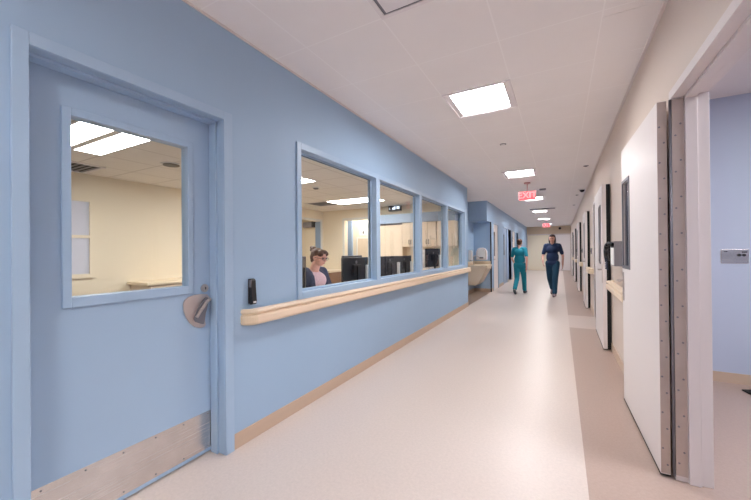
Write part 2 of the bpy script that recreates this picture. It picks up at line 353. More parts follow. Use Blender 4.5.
b.box(fx0, LX-0.001, 0.503, 0.523, 0, 2.165); b.box(fx0, LX-0.001, 1.424, 1.444, 0, 2.165); b.box(fx0, LX-0.001, 0.503, 1.444, 2.146, 2.165)
b.box(-2.008, -1.945, 0.523, 0.54, 0, 2.146); b.box(-2.008, -1.945, 1.407, 1.424, 0, 2.146); b.box(-2.008, -1.945, 0.54, 1.407, 2.129, 2.146)
part(b, 'door_frame', 'blue_trim', d1, bevel=0.003)
LQ = -2.012
b = MB(); lx0 = LQ-0.045
gy0, gy1, gz0, gz1 = 0.697, 1.262, 1.09, 1.947
b.box(lx0, LQ, 0.527, gy0, 0.012, 2.14); b.box(lx0, LQ, gy1, 1.42, 0.012, 2.14); b.box(lx0, LQ, gy0, gy1, 0.012, gz0); b.box(lx0, LQ, gy0, gy1, gz1, 2.14)
leaf = part(b, 'door_leaf', 'blue_trim', d1)
b = MB(); tw = 0.034
for s, e in ((LQ, LQ+0.012), (lx0-0.012, lx0)):
    b.box(s, e, gy0-tw, gy0+0.002, gz0-tw*1.4, gz1+tw); b.box(s, e, gy1-0.002, gy1+tw, gz0-tw*1.4, gz1+tw)
    b.box(s, e, gy0, gy1, gz0-tw*1.4, gz0+0.002); b.box(s, e, gy0, gy1, gz1-0.002, gz1+tw)
part(b, 'glazing_bead', 'blue_trim', d1, bevel=0.004)
b = MB(); b.box(LQ-0.024, LQ-0.018, gy0, gy1, gz0, gz1); part(b, 'glass_pane', 'glass', d1)
b = MB(); b.box(LQ, LQ+0.0015, 0.552, 1.412, 0.034, 0.272)
kp = part(b, 'kick_plate', 'steel', d1); kp['label'] = 'brushed stainless kick plate'
b = MB()
for yy in [0.59+0.16*i for i in range(6)]:
    for zz in (0.05, 0.255): b.cyl((LQ+0.001, yy, zz), (LQ+0.003, yy, zz), 0.004, n=10)
part(b, 'screw_row', 'greymetal', d1)
# lever escutcheon: crescent plate with a raised curved lever
esc = [(1.228, .995), (1.238, 1.018), (1.262, 1.035), (1.300, 1.045), (1.345, 1.046), (1.385, 1.038), (1.400, 1.018), (1.396, .985), (1.383, .945), (1.372, .905), (1.368, .865), (1.374, .822), (1.362, .808), (1.335, .806), (1.300, .822), (1.268, .855), (1.245, .9), (1.230, .95)]
esc = [(p[0], 0.93+(p[1]-0.93)*0.9) for p in esc]
b = MB(); b.prism(esc, 'x', LQ, LQ+0.014); es = part(b, 'lever_plate', 'lever', d1, bevel=0.005, seg=3); es['label'] = 'satin nickel crescent lever plate'
b = MB(); b.prism([(1.392, 1.0), (1.372, 1.012), (1.345, .99), (1.31, .94), (1.288, .886), (1.295, .868), (1.33, .85), (1.352, .842), (1.358, .862), (1.366, .91), (1.382, .96)], 'x', LQ+0.012, LQ+0.026)
part(b, 'lever_recess', 'greymetal', d1, bevel=0.004)
b = MB(); b.tube([(LQ+0.03, 1.392, .998), (LQ+0.042, 1.36, .985), (LQ+0.046, 1.325, .945), (LQ+0.034, 1.296, .895)], 0.010, 10); part(b, 'lever_handle', 'lever', d1, smooth=True)
b = MB(); b.cyl((LQ, 1.372, 1.068), (LQ+0.008, 1.372, 1.068), 0.026, n=28); b.cyl((LQ+0.008, 1.372, 1.068), (LQ+0.014, 1.372, 1.068), 0.014, n=20)
lk = part(b, 'lock_cylinder', 'lever', d1, bevel=0.002)
b = MB(); b.box(LQ+0.0135, LQ+0.0155, 1.369, 1.375, 1.060, 1.076); part(b, 'keyhole', 'black', d1)

# ------------------------------------------------------------------ office windows
w1 = struct(empty('window_1', (-1.95, 4.9, 0.905)), 'row of four framed office windows in the blue wall', 'window')
ops = [(2.155+1.385*k, 2.155+1.385*k+1.295) for k in range(4)]
wz0, wz1 = 0.962, 2.148; wx0, wx1 = -1.988, -1.874
b = MB()
b.box(LX-0.001, wx1, 2.105, 2.155, 0.905, 2.20); b.box(LX-0.001, wx1, ops[3][1], 7.70, 0.905, 2.20)
b.box(LX-0.001, wx1, 2.155, ops[3][1], wz1, 2.20); b.box(LX-0.001, wx1, 2.155, ops[3][1], 0.905, wz0)
b.box(wx0, LX-0.001, 2.13, 2.155, 0.93, 2.175); b.box(wx0, LX-0.001, ops[3][1], 7.67, 0.93, 2.175)
b.box(wx0, LX-0.001, 2.155, ops[3][1], wz1, 2.175); b.box(wx0, LX-0.001, 2.155, ops[3][1], 0.93, wz0)
for k in range(3): b.box(wx0, wx1, ops[k][1], ops[k+1][0], wz0, wz1)
part(b, 'window_frame', 'blue_trim', w1, bevel=0.003)
for k, (a, c) in enumerate(ops):
    b = MB(); t = 0.016
    for e0, e1 in ((-1.984, -1.966), (-1.956, -1.940)):
        b.box(e0, e1, a, a+t, wz0, wz1); b.box(e0, e1, c-t, c, wz0, wz1); b.box(e0, e1, a+t, c-t, wz0, wz0+t); b.box(e0, e1, a+t, c-t, wz1-t, wz1)
    part(b, 'glazing_stop', 'blue_trim', w1, bevel=0.002)
    b = MB(); b.box(-1.964, -1.958, a+0.002, c-0.002, wz0+0.002, wz1-0.002); part(b, 'glass_pane', 'glass', w1)
    b = MB(); g = 0.005
    for e0, e1 in ((-1.9575, -1.9562),): b.box(e0, e1, a+t, a+t+g, wz0+t, wz1-t); b.box(e0, e1, c-t-g, c-t, wz0+t, wz1-t); b.box(e0, e1, a+t, c-t, wz1-t-g, wz1-t)
    part(b, 'gasket', 'black_soft', w1)

# ------------------------------------------------------------------ right doors
def frame_right(name, y0, y1, label, near=False):
    """hollow frame of a right-hand doorway, clear opening y0..y1"""
    r = struct(empty(name, (0.62, (y0+y1)/2, 0)), label, 'door')
    b = MB(); ztop = 2.14
    for (a, c, sgn) in ((y1, y1+0.05, -1), (y0-0.05, y0, 1)):
        b.box(0.5535, RX+0.001, a, c, 0, ztop+0.05)                 # face
        inner = y1 if sgn < 0 else y0
        b.box(RX, RB+0.012, inner, inner-sgn*0.028, 0, ztop+0.02)      # jamb liner
        b.box(0.608, 0.660, inner, inner+sgn*0.016, 0, ztop)         # stop
    b.box(0.5535, RX+0.001, y0, y1, ztop, ztop+0.05); b.box(RX, RB+0.012, y0, y1, ztop, ztop+0.02); b.box(0.608, 0.660, y0, y1, ztop-0.016, ztop)
    part(b, 'door_frame', 'white_trim', r, bevel=0.002); return r
d2 = frame_right('door_2', 1.35, 2.462, 'off white patient room door swung fully open with continuous steel hinge')
b = MB(); b.box(0.5545, 0.6045, 2.4575, 2.4625, 0.03, 2.13); hj = part(b, 'hinge_leaf', 'steel_v', d2); hj['label'] = 'steel hinge leaf screwed to the frame'
b = MB()
for zz in [0.10+0.203*i for i in range(10)]:
    for q, dx in ((0, 0.014), (0.09, 0.036)): b.cyl((0.5545+dx, 2.458, zz+q*0.7), (0.5545+dx, 2.4562, zz+q*0.7), 0.0052, n=10)
part(b, 'rivet_row', 'greymetal', d2)
b = MB(); b.cyl((0.5475, 2.463, 0.02), (0.5475, 2.463, 2.132), 0.0068, n=14); part(b, 'hinge_knuckle', 'greymetal', d2, smooth=True)
ang = math.atan2(0.023, 1.1014)
def leaf_right(root, x, y, L, th, rz, near=False):
    """leaf hinged/free; local frame: starts at (x,y), runs +y, thickness +x"""
    lf = empty('door_leaf', (x-root.location.x, y-root.location.y, 0), rz); lf.parent = root
    return lf
# near leaf: built in local coordinates of an oriented holder mesh
def leaf_parts(root, x, y, L, rz, lite, black=False, hinge=False):
    T = Matrix.Translation((x, y, 0)) @ Matrix.Rotation(rz, 4, 'Z')
    def pt(b, name, mt, **k):
        o = b.build(name, mt, root, **k); o.data.transform(Matrix.Translation(-root.location) @ T); return o
    th = 0.044; ly0, ly1, lz0, lz1 = lite
    b = MB(); b.box(0, th, 0, ly0, 0.012, 2.135); b.box(0, th, ly1, L, 0.012, 2.135); b.box(0, th, ly0, ly1, 0.012, lz0); b.box(0, th, ly0, ly1, lz1, 2.135)
    pt(b, 'door_leaf', 'white_paint', bevel=0.0015)
    b = MB(); t = 0.022
    b.box(-0.007, 0.001, ly0-t, ly0+0.004, lz0-t, lz1+t); b.box(-0.007, 0.001, ly1-0.004, ly1+t, lz0-t, lz1+t)
    b.box(-0.007, 0.001, ly0, ly1, lz0-t, lz0+0.004); b.box(-0.007, 0.001, ly0, ly1, lz1-0.004, lz1+t)
    v = pt(b, 'vision_frame', 'greymetal', bevel=0.002)
    b = MB(); b.box(0.012, 0.02, ly0, ly1, lz0, lz1); pt(b, 'glass_pane', 'dark_glass')
    return pt
pt = leaf_parts(d2, 0.4906, 2.4723, 1.1016, ang, (0.80, 1.045, 1.155, 1.845))
b = MB(); b.box(0.001, 0.0435, -0.003, 0.0, 0.02, 2.13); hl = pt(b, 'hinge_leaf', 'steel_v'); hl['label'] = 'steel hinge leaf screwed to the door edge'
b = MB()
for zz in [0.07+0.203*i for i in range(10)]:
    for q, dx in ((0, 0.030), (0.13, 0.010)): b.cyl((dx, -0.003, zz+q*0.7), (dx, -0.0048, zz+q*0.7), 0.0052, n=10)
pt(b, 'rivet_row', 'greymetal')
b = MB(); b.box(-0.002, 0.046, -0.001, 1.1, 0.006, 0.014); pt(b, 'bottom_seal', 'black_soft')
b = MB(); b.box(-0.004, 0, 1.035, 1.09, 0.86, 1.10); b.cyl((-0.004, 1.06, 1.03), (-0.045, 1.06, 1.03), 0.009, n=12); b.tube([(-0.045, 1.06, 1.03), (-0.045, 0.95, 1.03)], 0.009, 10)
pt(b, 'lever_handle', 'lever')

names = ['second', 'third', 'fourth', 'fifth', 'farthest']
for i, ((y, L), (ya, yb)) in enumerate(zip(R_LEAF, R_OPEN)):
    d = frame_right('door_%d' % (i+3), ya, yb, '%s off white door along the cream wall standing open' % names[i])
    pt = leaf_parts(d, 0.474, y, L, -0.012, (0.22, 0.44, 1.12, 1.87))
    b = MB(); b.box(0.044, 0.086, 0.002, 0.03, 0.014, 2.13); pt(b, 'gap_shade', 'black_soft')  # black strip imitating the shade in the gap between leaf and wall
    b = MB(); b.box(-0.002, 0.046, 0, L, 0.006, 0.014); pt(b, 'bottom_seal', 'black_soft')
    b = MB(); b.box(-0.004, 0, 0.03, 0.085, 0.86, 1.10); b.cyl((-0.004, 0.06, 1.03), (-0.04, 0.06, 1.03), 0.009, n=12); b.tube([(-0.04, 0.06, 1.03), (-0.04, 0.17, 1.03)], 0.009, 10)
    pt(b, 'lever_handle', 'lever')

# ------------------------------------------------------------------ left far doors
lab = ['white door with dark vision strip just past the sink nook', 'grey blue door second past the sink nook', 'dark doorway third past the sink nook', 'white door fourth past the sink nook', 'dark doorway near the far end of the blue wall']
for i, (a, c) in enumerate(L_OPEN):
    r = struct(empty('door_%d' % (i+8), (LX-0.05, (a+c)/2, 0)), lab[i], 'door')
    b = MB(); b.box(LX-0.16, LX+0.013, a-0.05, a, 0, 2.2); b.box(LX-0.16, LX+0.013, c, c+0.05, 0, 2.2); b.box(LX-0.16, LX+0.013, a, c, 2.15, 2.2)
    part(b, 'door_frame', 'blue_trim', r, bevel=0.003)
    if i in (0, 1, 3):
        x = LX-0.012
        b = MB(); b.box(x-0.045, x, a+0.004, c-0.004, 0.012, 2.14); part(b, 'door_leaf', 'soffit' if i == 1 else 'white_paint', r)
        b = MB(); yy = a+0.2
        b.box(x, x+0.006, yy-0.02, yy+0.16, 1.1, 1.9); part(b, 'vision_frame', 'greymetal', r)
        b = MB(); b.box(x+0.004, x+0.008, yy, yy+0.14, 1.12, 1.88); part(b, 'glass_pane', 'dark_glass', r)
        b = MB(); b.cyl((x, a+0.07, 1.0), (x+0.045, a+0.07, 1.0), 0.01, n=10); b.tube([(x+0.045, a+0.07, 1.0), (x+0.045, a+0.19, 1.0)], 0.01, 8); part(b, 'lever_handle', 'lever', r)
# end doors
r = struct(empty('door_13', (-0.65, END, 0)), 'pair of white double doors closing the far end of the corridor', 'door')
b = MB(); b.box(-1.88, -1.83, END-0.03, END-0.001, 0, 2.28); b.box(0.52, 0.56, END-0.03, END-0.001, 0, 2.28); b.box(-1.83, 0.52, END-0.03, END-0.001, 2.22, 2.28); part(b, 'door_frame', 'white_trim', r, bevel=0.004)
for (x0, x1) in ((-1.825, -0.66), (-0.65, 0.515)):
    b = MB(); b.box(x0, x1, END-0.02, END, 0.01, 2.215); lf = part(b, 'door_leaf', 'door_warm' if x0 < -1 else 'door_white', r, bevel=0.002)
    hx = x1-0.1 if x0 < -1 else x0+0.1
    b = MB(); b.box(hx-0.04, hx+0.04, END-0.024, END-0.019, 0.92, 1.16); b.tube([(hx, END-0.02, 0.96), (hx, END-0.06, 0.98), (hx, END-0.06, 1.10), (hx, END-0.02, 1.12)], 0.01, 8); part(b, 'pull_handle', 'steel', r)

# ------------------------------------------------------------------ handrails
def rail_profile(s):   # (offset from wall, z)
    return [(0.022, .810), (0.072, .810), (0.084, .816), (0.090, .828), (0.090, .864), (0.084, .875), (0.070, .879), (0.070, .883), (0.080, .887), (0.088, .894), (0.088, .903), (0.080, .913), (0.066, .917), (0.040, .917), (0.030, .911), (0.022, .895)]
def handrail(wx, sgn, y0, y1, label, dz=0.0, group=None):
    r = tag(empty('handrail', (wx, (y0+y1)/2, 0)), label, 'handrail', group)
    pr = rail_profile(1)
    b = MB(); b.prism([(wx+sgn*p[0], p[1]+dz) for p in pr], 'y', y0+0.07, y1-0.07); part(b, 'rail', 'rail', r, bevel=0.002)
    for (ya, yb) in ((y0, y0+0.07), (y1, y1-0.07)):
        # returned cap: profile swept back to the wall in steps
        b = MB(); n = 7; rings = []
        cy = yb; L = abs(ya-yb)
        for k in range(n+1):
            t = k/n*pi/2
            ring = []
            for p in pr:
                off = p[0]*cos(t)+0.0*sin(t) if k < n else 0.0
                yy = cy + (ya-cy)*sin(t)*(0.35+0.65*p[0]/0.09)
                ring.append(b.bm.verts.new((wx+sgn*max(off, 0.0), yy, p[1]+dz)))
            rings.append(ring)
        for q in range(n):
            for j in range(len(pr)):
                b.bm.faces.new((rings[q][j], rings[q][(j+1) % len(pr)], rings[q+1][(j+1) % len(pr)], rings[q+1][j]))
        b.bm.faces.new(rings[0]);
        part(b, 'end_cap', 'rail_cap', r)
    k = max(2, int((y1-y0)/0.8)+1)
    for i in range(k):
        yy = y0+0.15+(y1-y0-0.3)*i/(k-1)
        b = MB(); b.box(wx, wx+sgn*0.03, yy-0.03, yy+0.03, .83+dz, .90+dz); part(b, 'bracket', 'rail', r)
    return r
handrail(LX, 1, 1.55, 7.885, 'long beige handrail on the blue wall below the office windows', -0.006)
handrail(RX, -1, 3.66, 4.98, 'nearest beige handrail on the cream wall under the wall dispenser')
for i, (a, c) in enumerate([(7.86, 8.62), (11.2, 12.0), (14.65, 15.5), (18.15, 19.0)]):
    handrail(RX, -1, a, c, ['beige handrail between second and third open doors', 'beige handrail between third and fourth open doors', 'beige handrail between fourth and fifth open doors', 'farthest beige handrail on the cream wall'][i])

# ------------------------------------------------------------------ ceiling fixtures
def hall_light(cx, cy):
    r = empty('ceiling_light', (cx, cy, H)); s = 0.301; ix, iy = 0.236, 0.264
    b = MB(); w = 0.018
    b.box(-s, s, -s, -s+w, -0.014, 0); b.box(-s, s, s-w, s, -0.014, 0); b.box(-s, -s+w, -s+w, s-w, -0.014, 0); b.box(s-w, s, -s+w, s-w, -0.014, 0)
    b.build('light_frame', 'lamp_frame', r, bevel=0.002)
    b = MB(); j = s-w
    b.box(-j, -ix, -j, j, -0.005, 0.001); b.box(ix, j, -j, j, -0.005, 0.001); b.box(-ix, ix, -j, -iy, -0.005, 0.001); b.box(-ix, ix, iy, j, -0.005, 0.001)
    b.build('lens_surround', 'lamp_frame', r)
    b = MB(); k, q = 0.226, 0.252; D = 0.045; i = 0.2795
    lo = [(-ix,-iy,0),(ix,-iy,0),(ix,iy,0),(-ix,iy,0)]; hi = [(-k,-q,D),(k,-q,D),(k,q,D),(-k,q,D)]; ot = [(-i+.01,-i+.01,D+.01),(i-.01,-i+.01,D+.01),(i-.01,i-.01,D+.01),(-i+.01,i-.01,D+.01)]
    vl = [b.bm.verts.new(p) for p in lo]; vh = [b.bm.verts.new(p) for p in hi]; vo = [b.bm.verts.new(p) for p in ot]
    for a in range(4):
        c = (a+1) % 4; b.bm.faces.new((vl[a], vl[c], vh[c], vh[a])); b.bm.faces.new((vl[a], vo[a], vo[c], vl[c]))
    b.bm.faces.new(vo)
    b.build('reflector', 'lamp_reflector', r)
    b = MB(); b.box(-k, k, -q, q, D-0.004, D+0.004); b.build('diffuser', 'lamp', r)
    return r
HL = [-3.6, -0.75] + [3.382+3.6*i for i in range(0, 6)]
lbl = {3.382: 'nearest square recessed ceiling light glowing above the corridor'}
words = ['', '', 'nearest square ceiling light in the corridor', 'second square ceiling light, just before the near exit sign', 'third square ceiling light, just beyond the near exit sign', 'fourth square ceiling light from the front', 'fifth square ceiling light, beyond the far exit sign', 'farthest square ceiling light by the end doors']
for i, y in enumerate(HL):
    o = hall_light(-0.665, y)
    tag(o, words[i] or ('square ceiling light just behind the viewpoint' if i else 'rearmost square ceiling light behind the viewpoint'), 'ceiling light', 'square lights down the corridor ceiling')
# air diffuser
r = tag(empty('air_diffuser', (-0.665, 1.575, H)), 'white square air diffuser in the ceiling at the top of the view', 'air vent')
b = MB(); s = 0.301
for (o_, w_, z_) in ((0.301, 0.03, -0.012),):
    b.box(-o_, o_, -o_, -o_+w_, z_, 0); b.box(-o_, o_, o_-w_, o_, z_, 0); b.box(-o_, -o_+w_, -o_+w_, o_-w_, z_, 0); b.box(o_-w_, o_, -o_+w_, o_-w_, z_, 0)
b.build('frame', 'lamp_frame', r, bevel=0.003)
b = MB(); b.box(-0.245, 0.245, -0.245, 0.245, -0.022, -0.014); b.build('face_plate', 'lamp_frame', r, bevel=0.003)
b = MB(); b.box(-0.27, 0.27, -0.27, 0.27, -0.008, 0.0); b.build('throat', 'greymetal', r)

def sprinkler(x, y, z, label):
    r = tag(empty('sprinkler_cover', (x, y, z)), label, 'sprinkler', 'small round covers in the ceiling')
    b = MB(); b.cyl((0, 0, 0), (0, 0, -0.006), 0.042, n=24); b.build('ring', 'lamp_reflector', r)
    b = MB(); b.cyl((0, 0, -0.006), (0, 0, -0.016), 0.026, 0.02, n=20); b.build('plug', 'lamp_frame' if x < 0 else 'greymetal', r)
sprinkler(0.404, 6.93, H, 'nearest small round ceiling cover beside the cream wall')
sprinkler(0.40, 10.5, H, 'small round ceiling cover past the dome camera')
sprinkler(0.40, 12.8, H, 'farther small round ceiling cover beside the cream wall')
sprinkler(-0.68, 4.92, H, 'small white round ceiling cover between the two nearest square lights')
r = tag(empty('dome_camera', (0.47, 9.5, H)), 'small dark dome camera on the ceiling beside the cream wall', 'camera')
b = MB(); b.cyl((0, 0, 0), (0, 0, -0.03), 0.075, n=24); b.build('base', 'white_plastic', r, bevel=0.003)
b = MB(); b.sph((0, 0, -0.03), 0.055, n=20); b.build('dome', 'black', r, smooth=True)

def exit_sign(x, y, label, zc, w=0.345, h=0.2):
    r = tag(empty('exit_sign', (x, y, zc)), label, 'exit sign')
    b = MB(); b.box(-w/2, w/2, -0.018, 0.018, -h/2, h/2); b.build('housing', 'sign_body', r, bevel=0.004)
    b = MB(); b.box(-w/2+.01, w/2-.01, -0.021, -0.0175, -h/2+.01, h/2-.01); b.build('lit_panel', 'red_sign', r)
    cu = bpy.data.curves.new('t', 'FONT'); cu.body = 'EXIT'; cu.size = h*0.92; cu.align_x = 'CENTER'; cu.align_y = 'CENTER'; cu.extrude = 0.002; cu.offset = 0.004
    to = bpy.data.objects.new('t', cu); COL.objects.link(to); dg = bpy.context.evaluated_depsgraph_get(); me = bpy.data.meshes.new_from_object(to.evaluated_get(dg))
    bpy.data.objects.remove(to); me.transform(Matrix.Translation((0, -0.024, -0.0)) @ Matrix.Rotation(pi/2, 4, 'X')); me.materials.clear(); me.materials.append(M['red_letter'])
    lo = bpy.data.objects.new('lettering', me); COL.objects.link(lo); lo.parent = r
    b = MB(); b.cyl((0, 0, h/2), (0, 0, H-zc-0.02), 0.01, n=10); b.build('stem', 'sign_body', r)
    b = MB(); b.cyl((0, 0, H-zc-0.025), (0, 0, H-zc), 0.065, n=24); b.build('canopy', 'sign_body', r, bevel=0.003)
exit_sign(-0.62, 8.0, 'red lit EXIT sign hanging behind the second square ceiling light', 2.475)
exit_sign(-0.60, 18.6, 'small far red EXIT sign hanging near the end of the corridor', 2.50, 0.33, 0.2)
r = tag(empty('door_holder', (-0.36, 9.0, H)), 'small grey bracket fixed to the ceiling right of the near exit sign', 'ceiling bracket')
b = MB(); b.box(-0.07, 0.07, -0.05, 0.05, -0.03, 0); b.build('mount_plate', 'greymetal', r, bevel=0.004)
b = MB(); b.tube([(-0.07, 0, -0.02), (-0.24, 0, -0.03)], 0.008); b.build('arm', 'lamp_frame', r)
r = tag(empty('ceiling_track', (-0.55, 13.3, H)), 'thin white bar on the ceiling before the far exit sign', 'ceiling track')
b = MB(); b.box(-0.4, 0.4, -0.03, 0.03, -0.03, 0); b.build('track_bar', 'greymetal', r, bevel=0.003)
for s_ in (-1, 1): b = MB(); b.box(s_*0.42, s_*0.4, -0.035, 0.035, -0.035, 0); b.build('end_cap', 'lamp_frame', r)
r = tag(empty('wall_camera', (-0.02, END, 2.62)), 'small dark camera high on the far end wall', 'camera')
b = MB(); b.box(-0.05, 0.05, -0.03, 0, -0.05, 0.05); b.build('mount_plate', 'white_plastic', r); b = MB(); b.sph((0, -0.08, -0.01), 0.08, n=16); b.build('camera_head', 'black', r, smooth=True)
# access panel seam
r = tag(empty('access_panel', (0.25, 2.85, H)), 'flush white access panel with a thin seam in the ceiling by the cream wall', 'access panel')
b = MB(); b.box(-0.004, 0.22, -0.3, 0.3, -0.002, 0); b.build('panel', 'ceil_plain', r)

# ------------------------------------------------------------------ wall things
r = tag(empty('door_release', (LX, 1.645, 1.025)), 'small black handheld unit mounted on the blue wall above the handrail end', 'wall device')
b = MB(); b.box(0, 0.012, -0.034, 0.018, -0.085, 0.088); b.build('holder', 'black', r, bevel=0.005)
b = MB(); b.prism([(0.014, -0.09), (0.034, -0.088), (0.04, -0.07), (0.032, 0.02), (0.03, 0.075), (0.022, 0.086), (0.014, 0.086)], 'y', -0.03, 0.012); b.build('unit_body', 'black', r, bevel=0.004)
b = MB(); b.box(0.0375, 0.041, -0.020, 0.004, -0.078, -0.066); o = b.build('sticker', 'white_plastic', r)
b = MB(); b.box(0.01, 0.03, -0.034, -0.024, 0.03, 0.08); b.build('clip', 'greymetal', r)

r = tag(empty('glove_dispenser', (RX, 4.2, 1.12)), 'grey metal wall dispenser with black items hanging beside the near handrail', 'dispenser')
b = MB(); b.box(-0.085, 0, 0, 0.008, 0, 0.255); b.box(-0.085, 0, 0.24, 0.248, 0, 0.255); b.box(-0.085, 0, 0.008, 0.24, 0, 0.008); b.box(-0.085, 0, 0.008, 0.24, 0.247, 0.255); b.box(-0.008, 0, 0.008, 0.24, 0.008, 0.247)
b.build('cabinet_shell', 'greymetal', r, bevel=0.002)
b = MB(); b.box(-0.092, -0.012, 0.012, 0.22, 0.01, 0.19); b.build('white_box', 'paper', r, bevel=0.002)
b = MB(); b.tube([(-0.08, 0.20, 0.225), (-0.105, 0.26, 0.235), (-0.115, 0.33, 0.22), (-0.118, 0.38, 0.17), (-0.115, 0.40, 0.10), (-0.105, 0.40, 0.04)], 0.022, 12); b.build('handset', 'black', r, smooth=True)
b = MB(); b.tube([(-0.112+0.012*cos(k*1.3), 0.39+0.012*sin(k*1.3), 0.07-0.005*k) for k in range(26)], 0.005, 6); b.build('coiled_cord', 'navy', r, smooth=True)

r = tag(empty('outlet_plate', (1.458, 4.48, 1.216)), 'stainless outlet plate with dark fittings on the pale wall of the open room', 'wall plate')
b = MB(); b.box(-0.097, 0.097, -0.006, 0, -0.068, 0.068); b.build('plate', 'steel', r, bevel=0.003)
for (dx, dz) in ((0.03, 0.012), (0.062, 0.012)):
    b = MB(); b.cyl((dx, -0.006, dz), (dx, -0.016, dz), 0.013, n=16); b.build('fitting', 'dark_steel', r)
for q_ in ((0.05, 0.085, 0.035, 0.045), (-0.075, -0.05, 0.045, 0.052)): b = MB(); b.box(q_[0], q_[1], -0.009, -0.006, q_[2], q_[3]); b.build('engraved_mark', 'dark_steel', r)
b = MB(); b.prism([(1.43, 4.285), (1.46, 4.15), (1.9, 4.0), (2.2, 4.2), (1.75, 4.42)], 'z', 0, 0.012)
o = b.build('floor_mat', 'black_soft', bevel=0.003); tag(o, 'dark mat lying on the floor of the open room', 'mat')

# wall switches beside the far doors
for i, (y, zz) in enumerate([(4.86, 1.26), (8.2, 1.26), (11.6, 1.26), (15.1, 1.26)]):
    r = tag(empty('card_reader', (RX, y, zz)), ['grey wall plate just past the wall dispenser', 'grey wall plate before the third open door', 'grey wall plate before the fourth open door', 'grey wall plate before the fifth open door'][i], 'wall plate')
    b = MB(); b.box(-0.02, 0, -0.04, 0.04, -0.06, 0.06); b.build('plate', 'greymetal', r, bevel=0.004)
    b = MB(); b.box(-0.026, -0.02, -0.015, 0.015, -0.02, 0.02); b.build('button', 'dark_steel', r)

# ------------------------------------------------------------------ sink nook
r = tag(empty('wash_basin', (-2.15, 10.5, 0)), 'cream wall hung wash basin with tapered apron in the blue nook', 'sink')
b = MB(); b.prism([(NX+.004, 0.80), (-1.885, 0.80), (-1.885, 0.74), (-2.12, 0.32), (-2.20, 0.26), (NX+.004, 0.26)], 'y', 10.12, 10.86); part(b, 'apron', 'sand', r, bevel=0.006)
b = MB(); b.box(NX+.004, -1.865, 10.08, AY-.004, 0.80, 0.86); b.box(NX+.004, NX+0.02, 10.08, AY-.004, 0.86, 0.96); b.box(NX+0.02, -1.9, AY-0.02, AY-.004, 0.86, 0.96); part(b, 'basin_top', 'sand', r, bevel=0.008)
b = MB(); b.tube([(NX+0.08, 10.5, 0.86), (NX+0.08, 10.5, 1.08), (NX+0.12, 10.5, 1.13), (NX+0.22, 10.5, 1.12), (NX+0.25, 10.5, 1.07)], 0.013, 12); part(b, 'faucet', 'lever', r, smooth=True)
r = tag(empty('soap_dispenser', (NX, 10.22, 1.0)), 'white soap dispenser on the back wall of the nook', 'dispenser')
b = MB(); b.box(0, 0.11, -0.07, 0.07, 0, 0.30); b.build('body', 'white_plastic', r, bevel=0.03, seg=4)
b = MB(); b.box(0.03, 0.09, -0.03, 0.03, -0.025, 0.0); b.build('nozzle', 'greymetal', r, bevel=0.004)
r = tag(empty('towel_dispenser', (-2.16, AY, 1.0)), 'clear fronted rounded dispenser on the end wall above the basin', 'dispenser')
b = MB(); pts = [(-0.16, 0), (0.16, 0), (0.16, 0.26), (0.12, 0.34), (0.05, 0.375), (-0.05, 0.375), (-0.12, 0.34), (-0.16, 0.26)]
b.prism(pts, 'y', -0.11, 0); b.build('housing', 'white_trim', r, bevel=0.01)
b = MB(); b.prism([(p[0]*0.72, 0.05+p[1]*0.78) for p in pts], 'y', -0.118, -0.108); b.build('window', 'white_plastic', r, bevel=0.006)
b = MB(); b.box(-0.06, 0.06, -0.122, -0.1, 0.04, 0.09); b.build('lever', 'greymetal', r, bevel=0.004)

# ------------------------------------------------------------------ office interior
def troffer(cx, cy, z, lx, ly, mt, label, group=None, bar=True):
    r = tag(empty('ceiling_light', (cx, cy, z)), label, 'ceiling light', group)
    b = MB(); w = 0.02
    b.box(-lx, lx, -ly, -ly+w, -0.012, 0); b.box(-lx, lx, ly-w, ly, -0.012, 0); b.box(-lx, -lx+w, -ly+w, ly-w, -0.012, 0); b.box(lx-w, lx, -ly+w, ly-w, -0.012, 0)
    if bar: b.box(-lx+w, lx-w, -0.035, 0.035, -0.014, 0)
    b.build('light_frame', 'lamp_frame', r, bevel=0.002)
    for s_ in ((-1, 1) if bar else (0,)):
        b = MB()
        if bar: b.box(-lx+w, lx-w, s_*0.035, s_*(ly-w), -0.009, -0.001)
        else: b.box(-lx+w, lx-w, -ly+w, ly-w, -0.009, -0.001)
        b.build('diffuser', mt, r)
troffer(-4.04, 1.60, OH, 0.61, 0.302, 'lamp_office', 'two tube office ceiling light seen through the door glass', 'office ceiling lights')
troffer(-4.04, 4.02, OH, 0.61, 0.302, 'lamp_office', 'office ceiling light at the left edge of the nearest window', 'office ceiling lights')
troffer(-4.04, 6.44, OH, 0.61, 0.302, 'lamp_office', 'office ceiling light across the top of the first window', 'office ceiling lights')
troffer(-7.2, 7.4, OH, 0.3, 0.3, 'lamp_office', 'ceiling light in the room beyond the office doorway', None, False)
troffer(-4.9, 8.18, OH, 0.3, 0.2, 'lamp_office', 'ceiling light in the passage behind the office', None, False)
troffer(2.2, 2.2, H, 0.6, 0.6, 'fill_side', 'added ceiling panel, out of view, lighting the open room on the right', None, False)  # unseen panel added to light this room in place of daylight
r = tag(empty('smoke_detector', (-3.78, 4.72, OH)), 'dark ringed round detector on the office ceiling beside the left light', 'smoke detector')
b = MB(); b.cyl((0, 0, 0), (0, 0, -0.02), 0.07, n=24); b.build('base', 'white_plastic', r); b = MB(); b.cyl((0, 0, -0.02), (0, 0, -0.04), 0.05, 0.04, n=20); b.build('sensor', 'greymetal', r)
r = tag(empty('ceiling_speaker', (-4.38, 2.54, OH)), 'round dark ceiling fitting seen through the door glass', 'ceiling speaker')
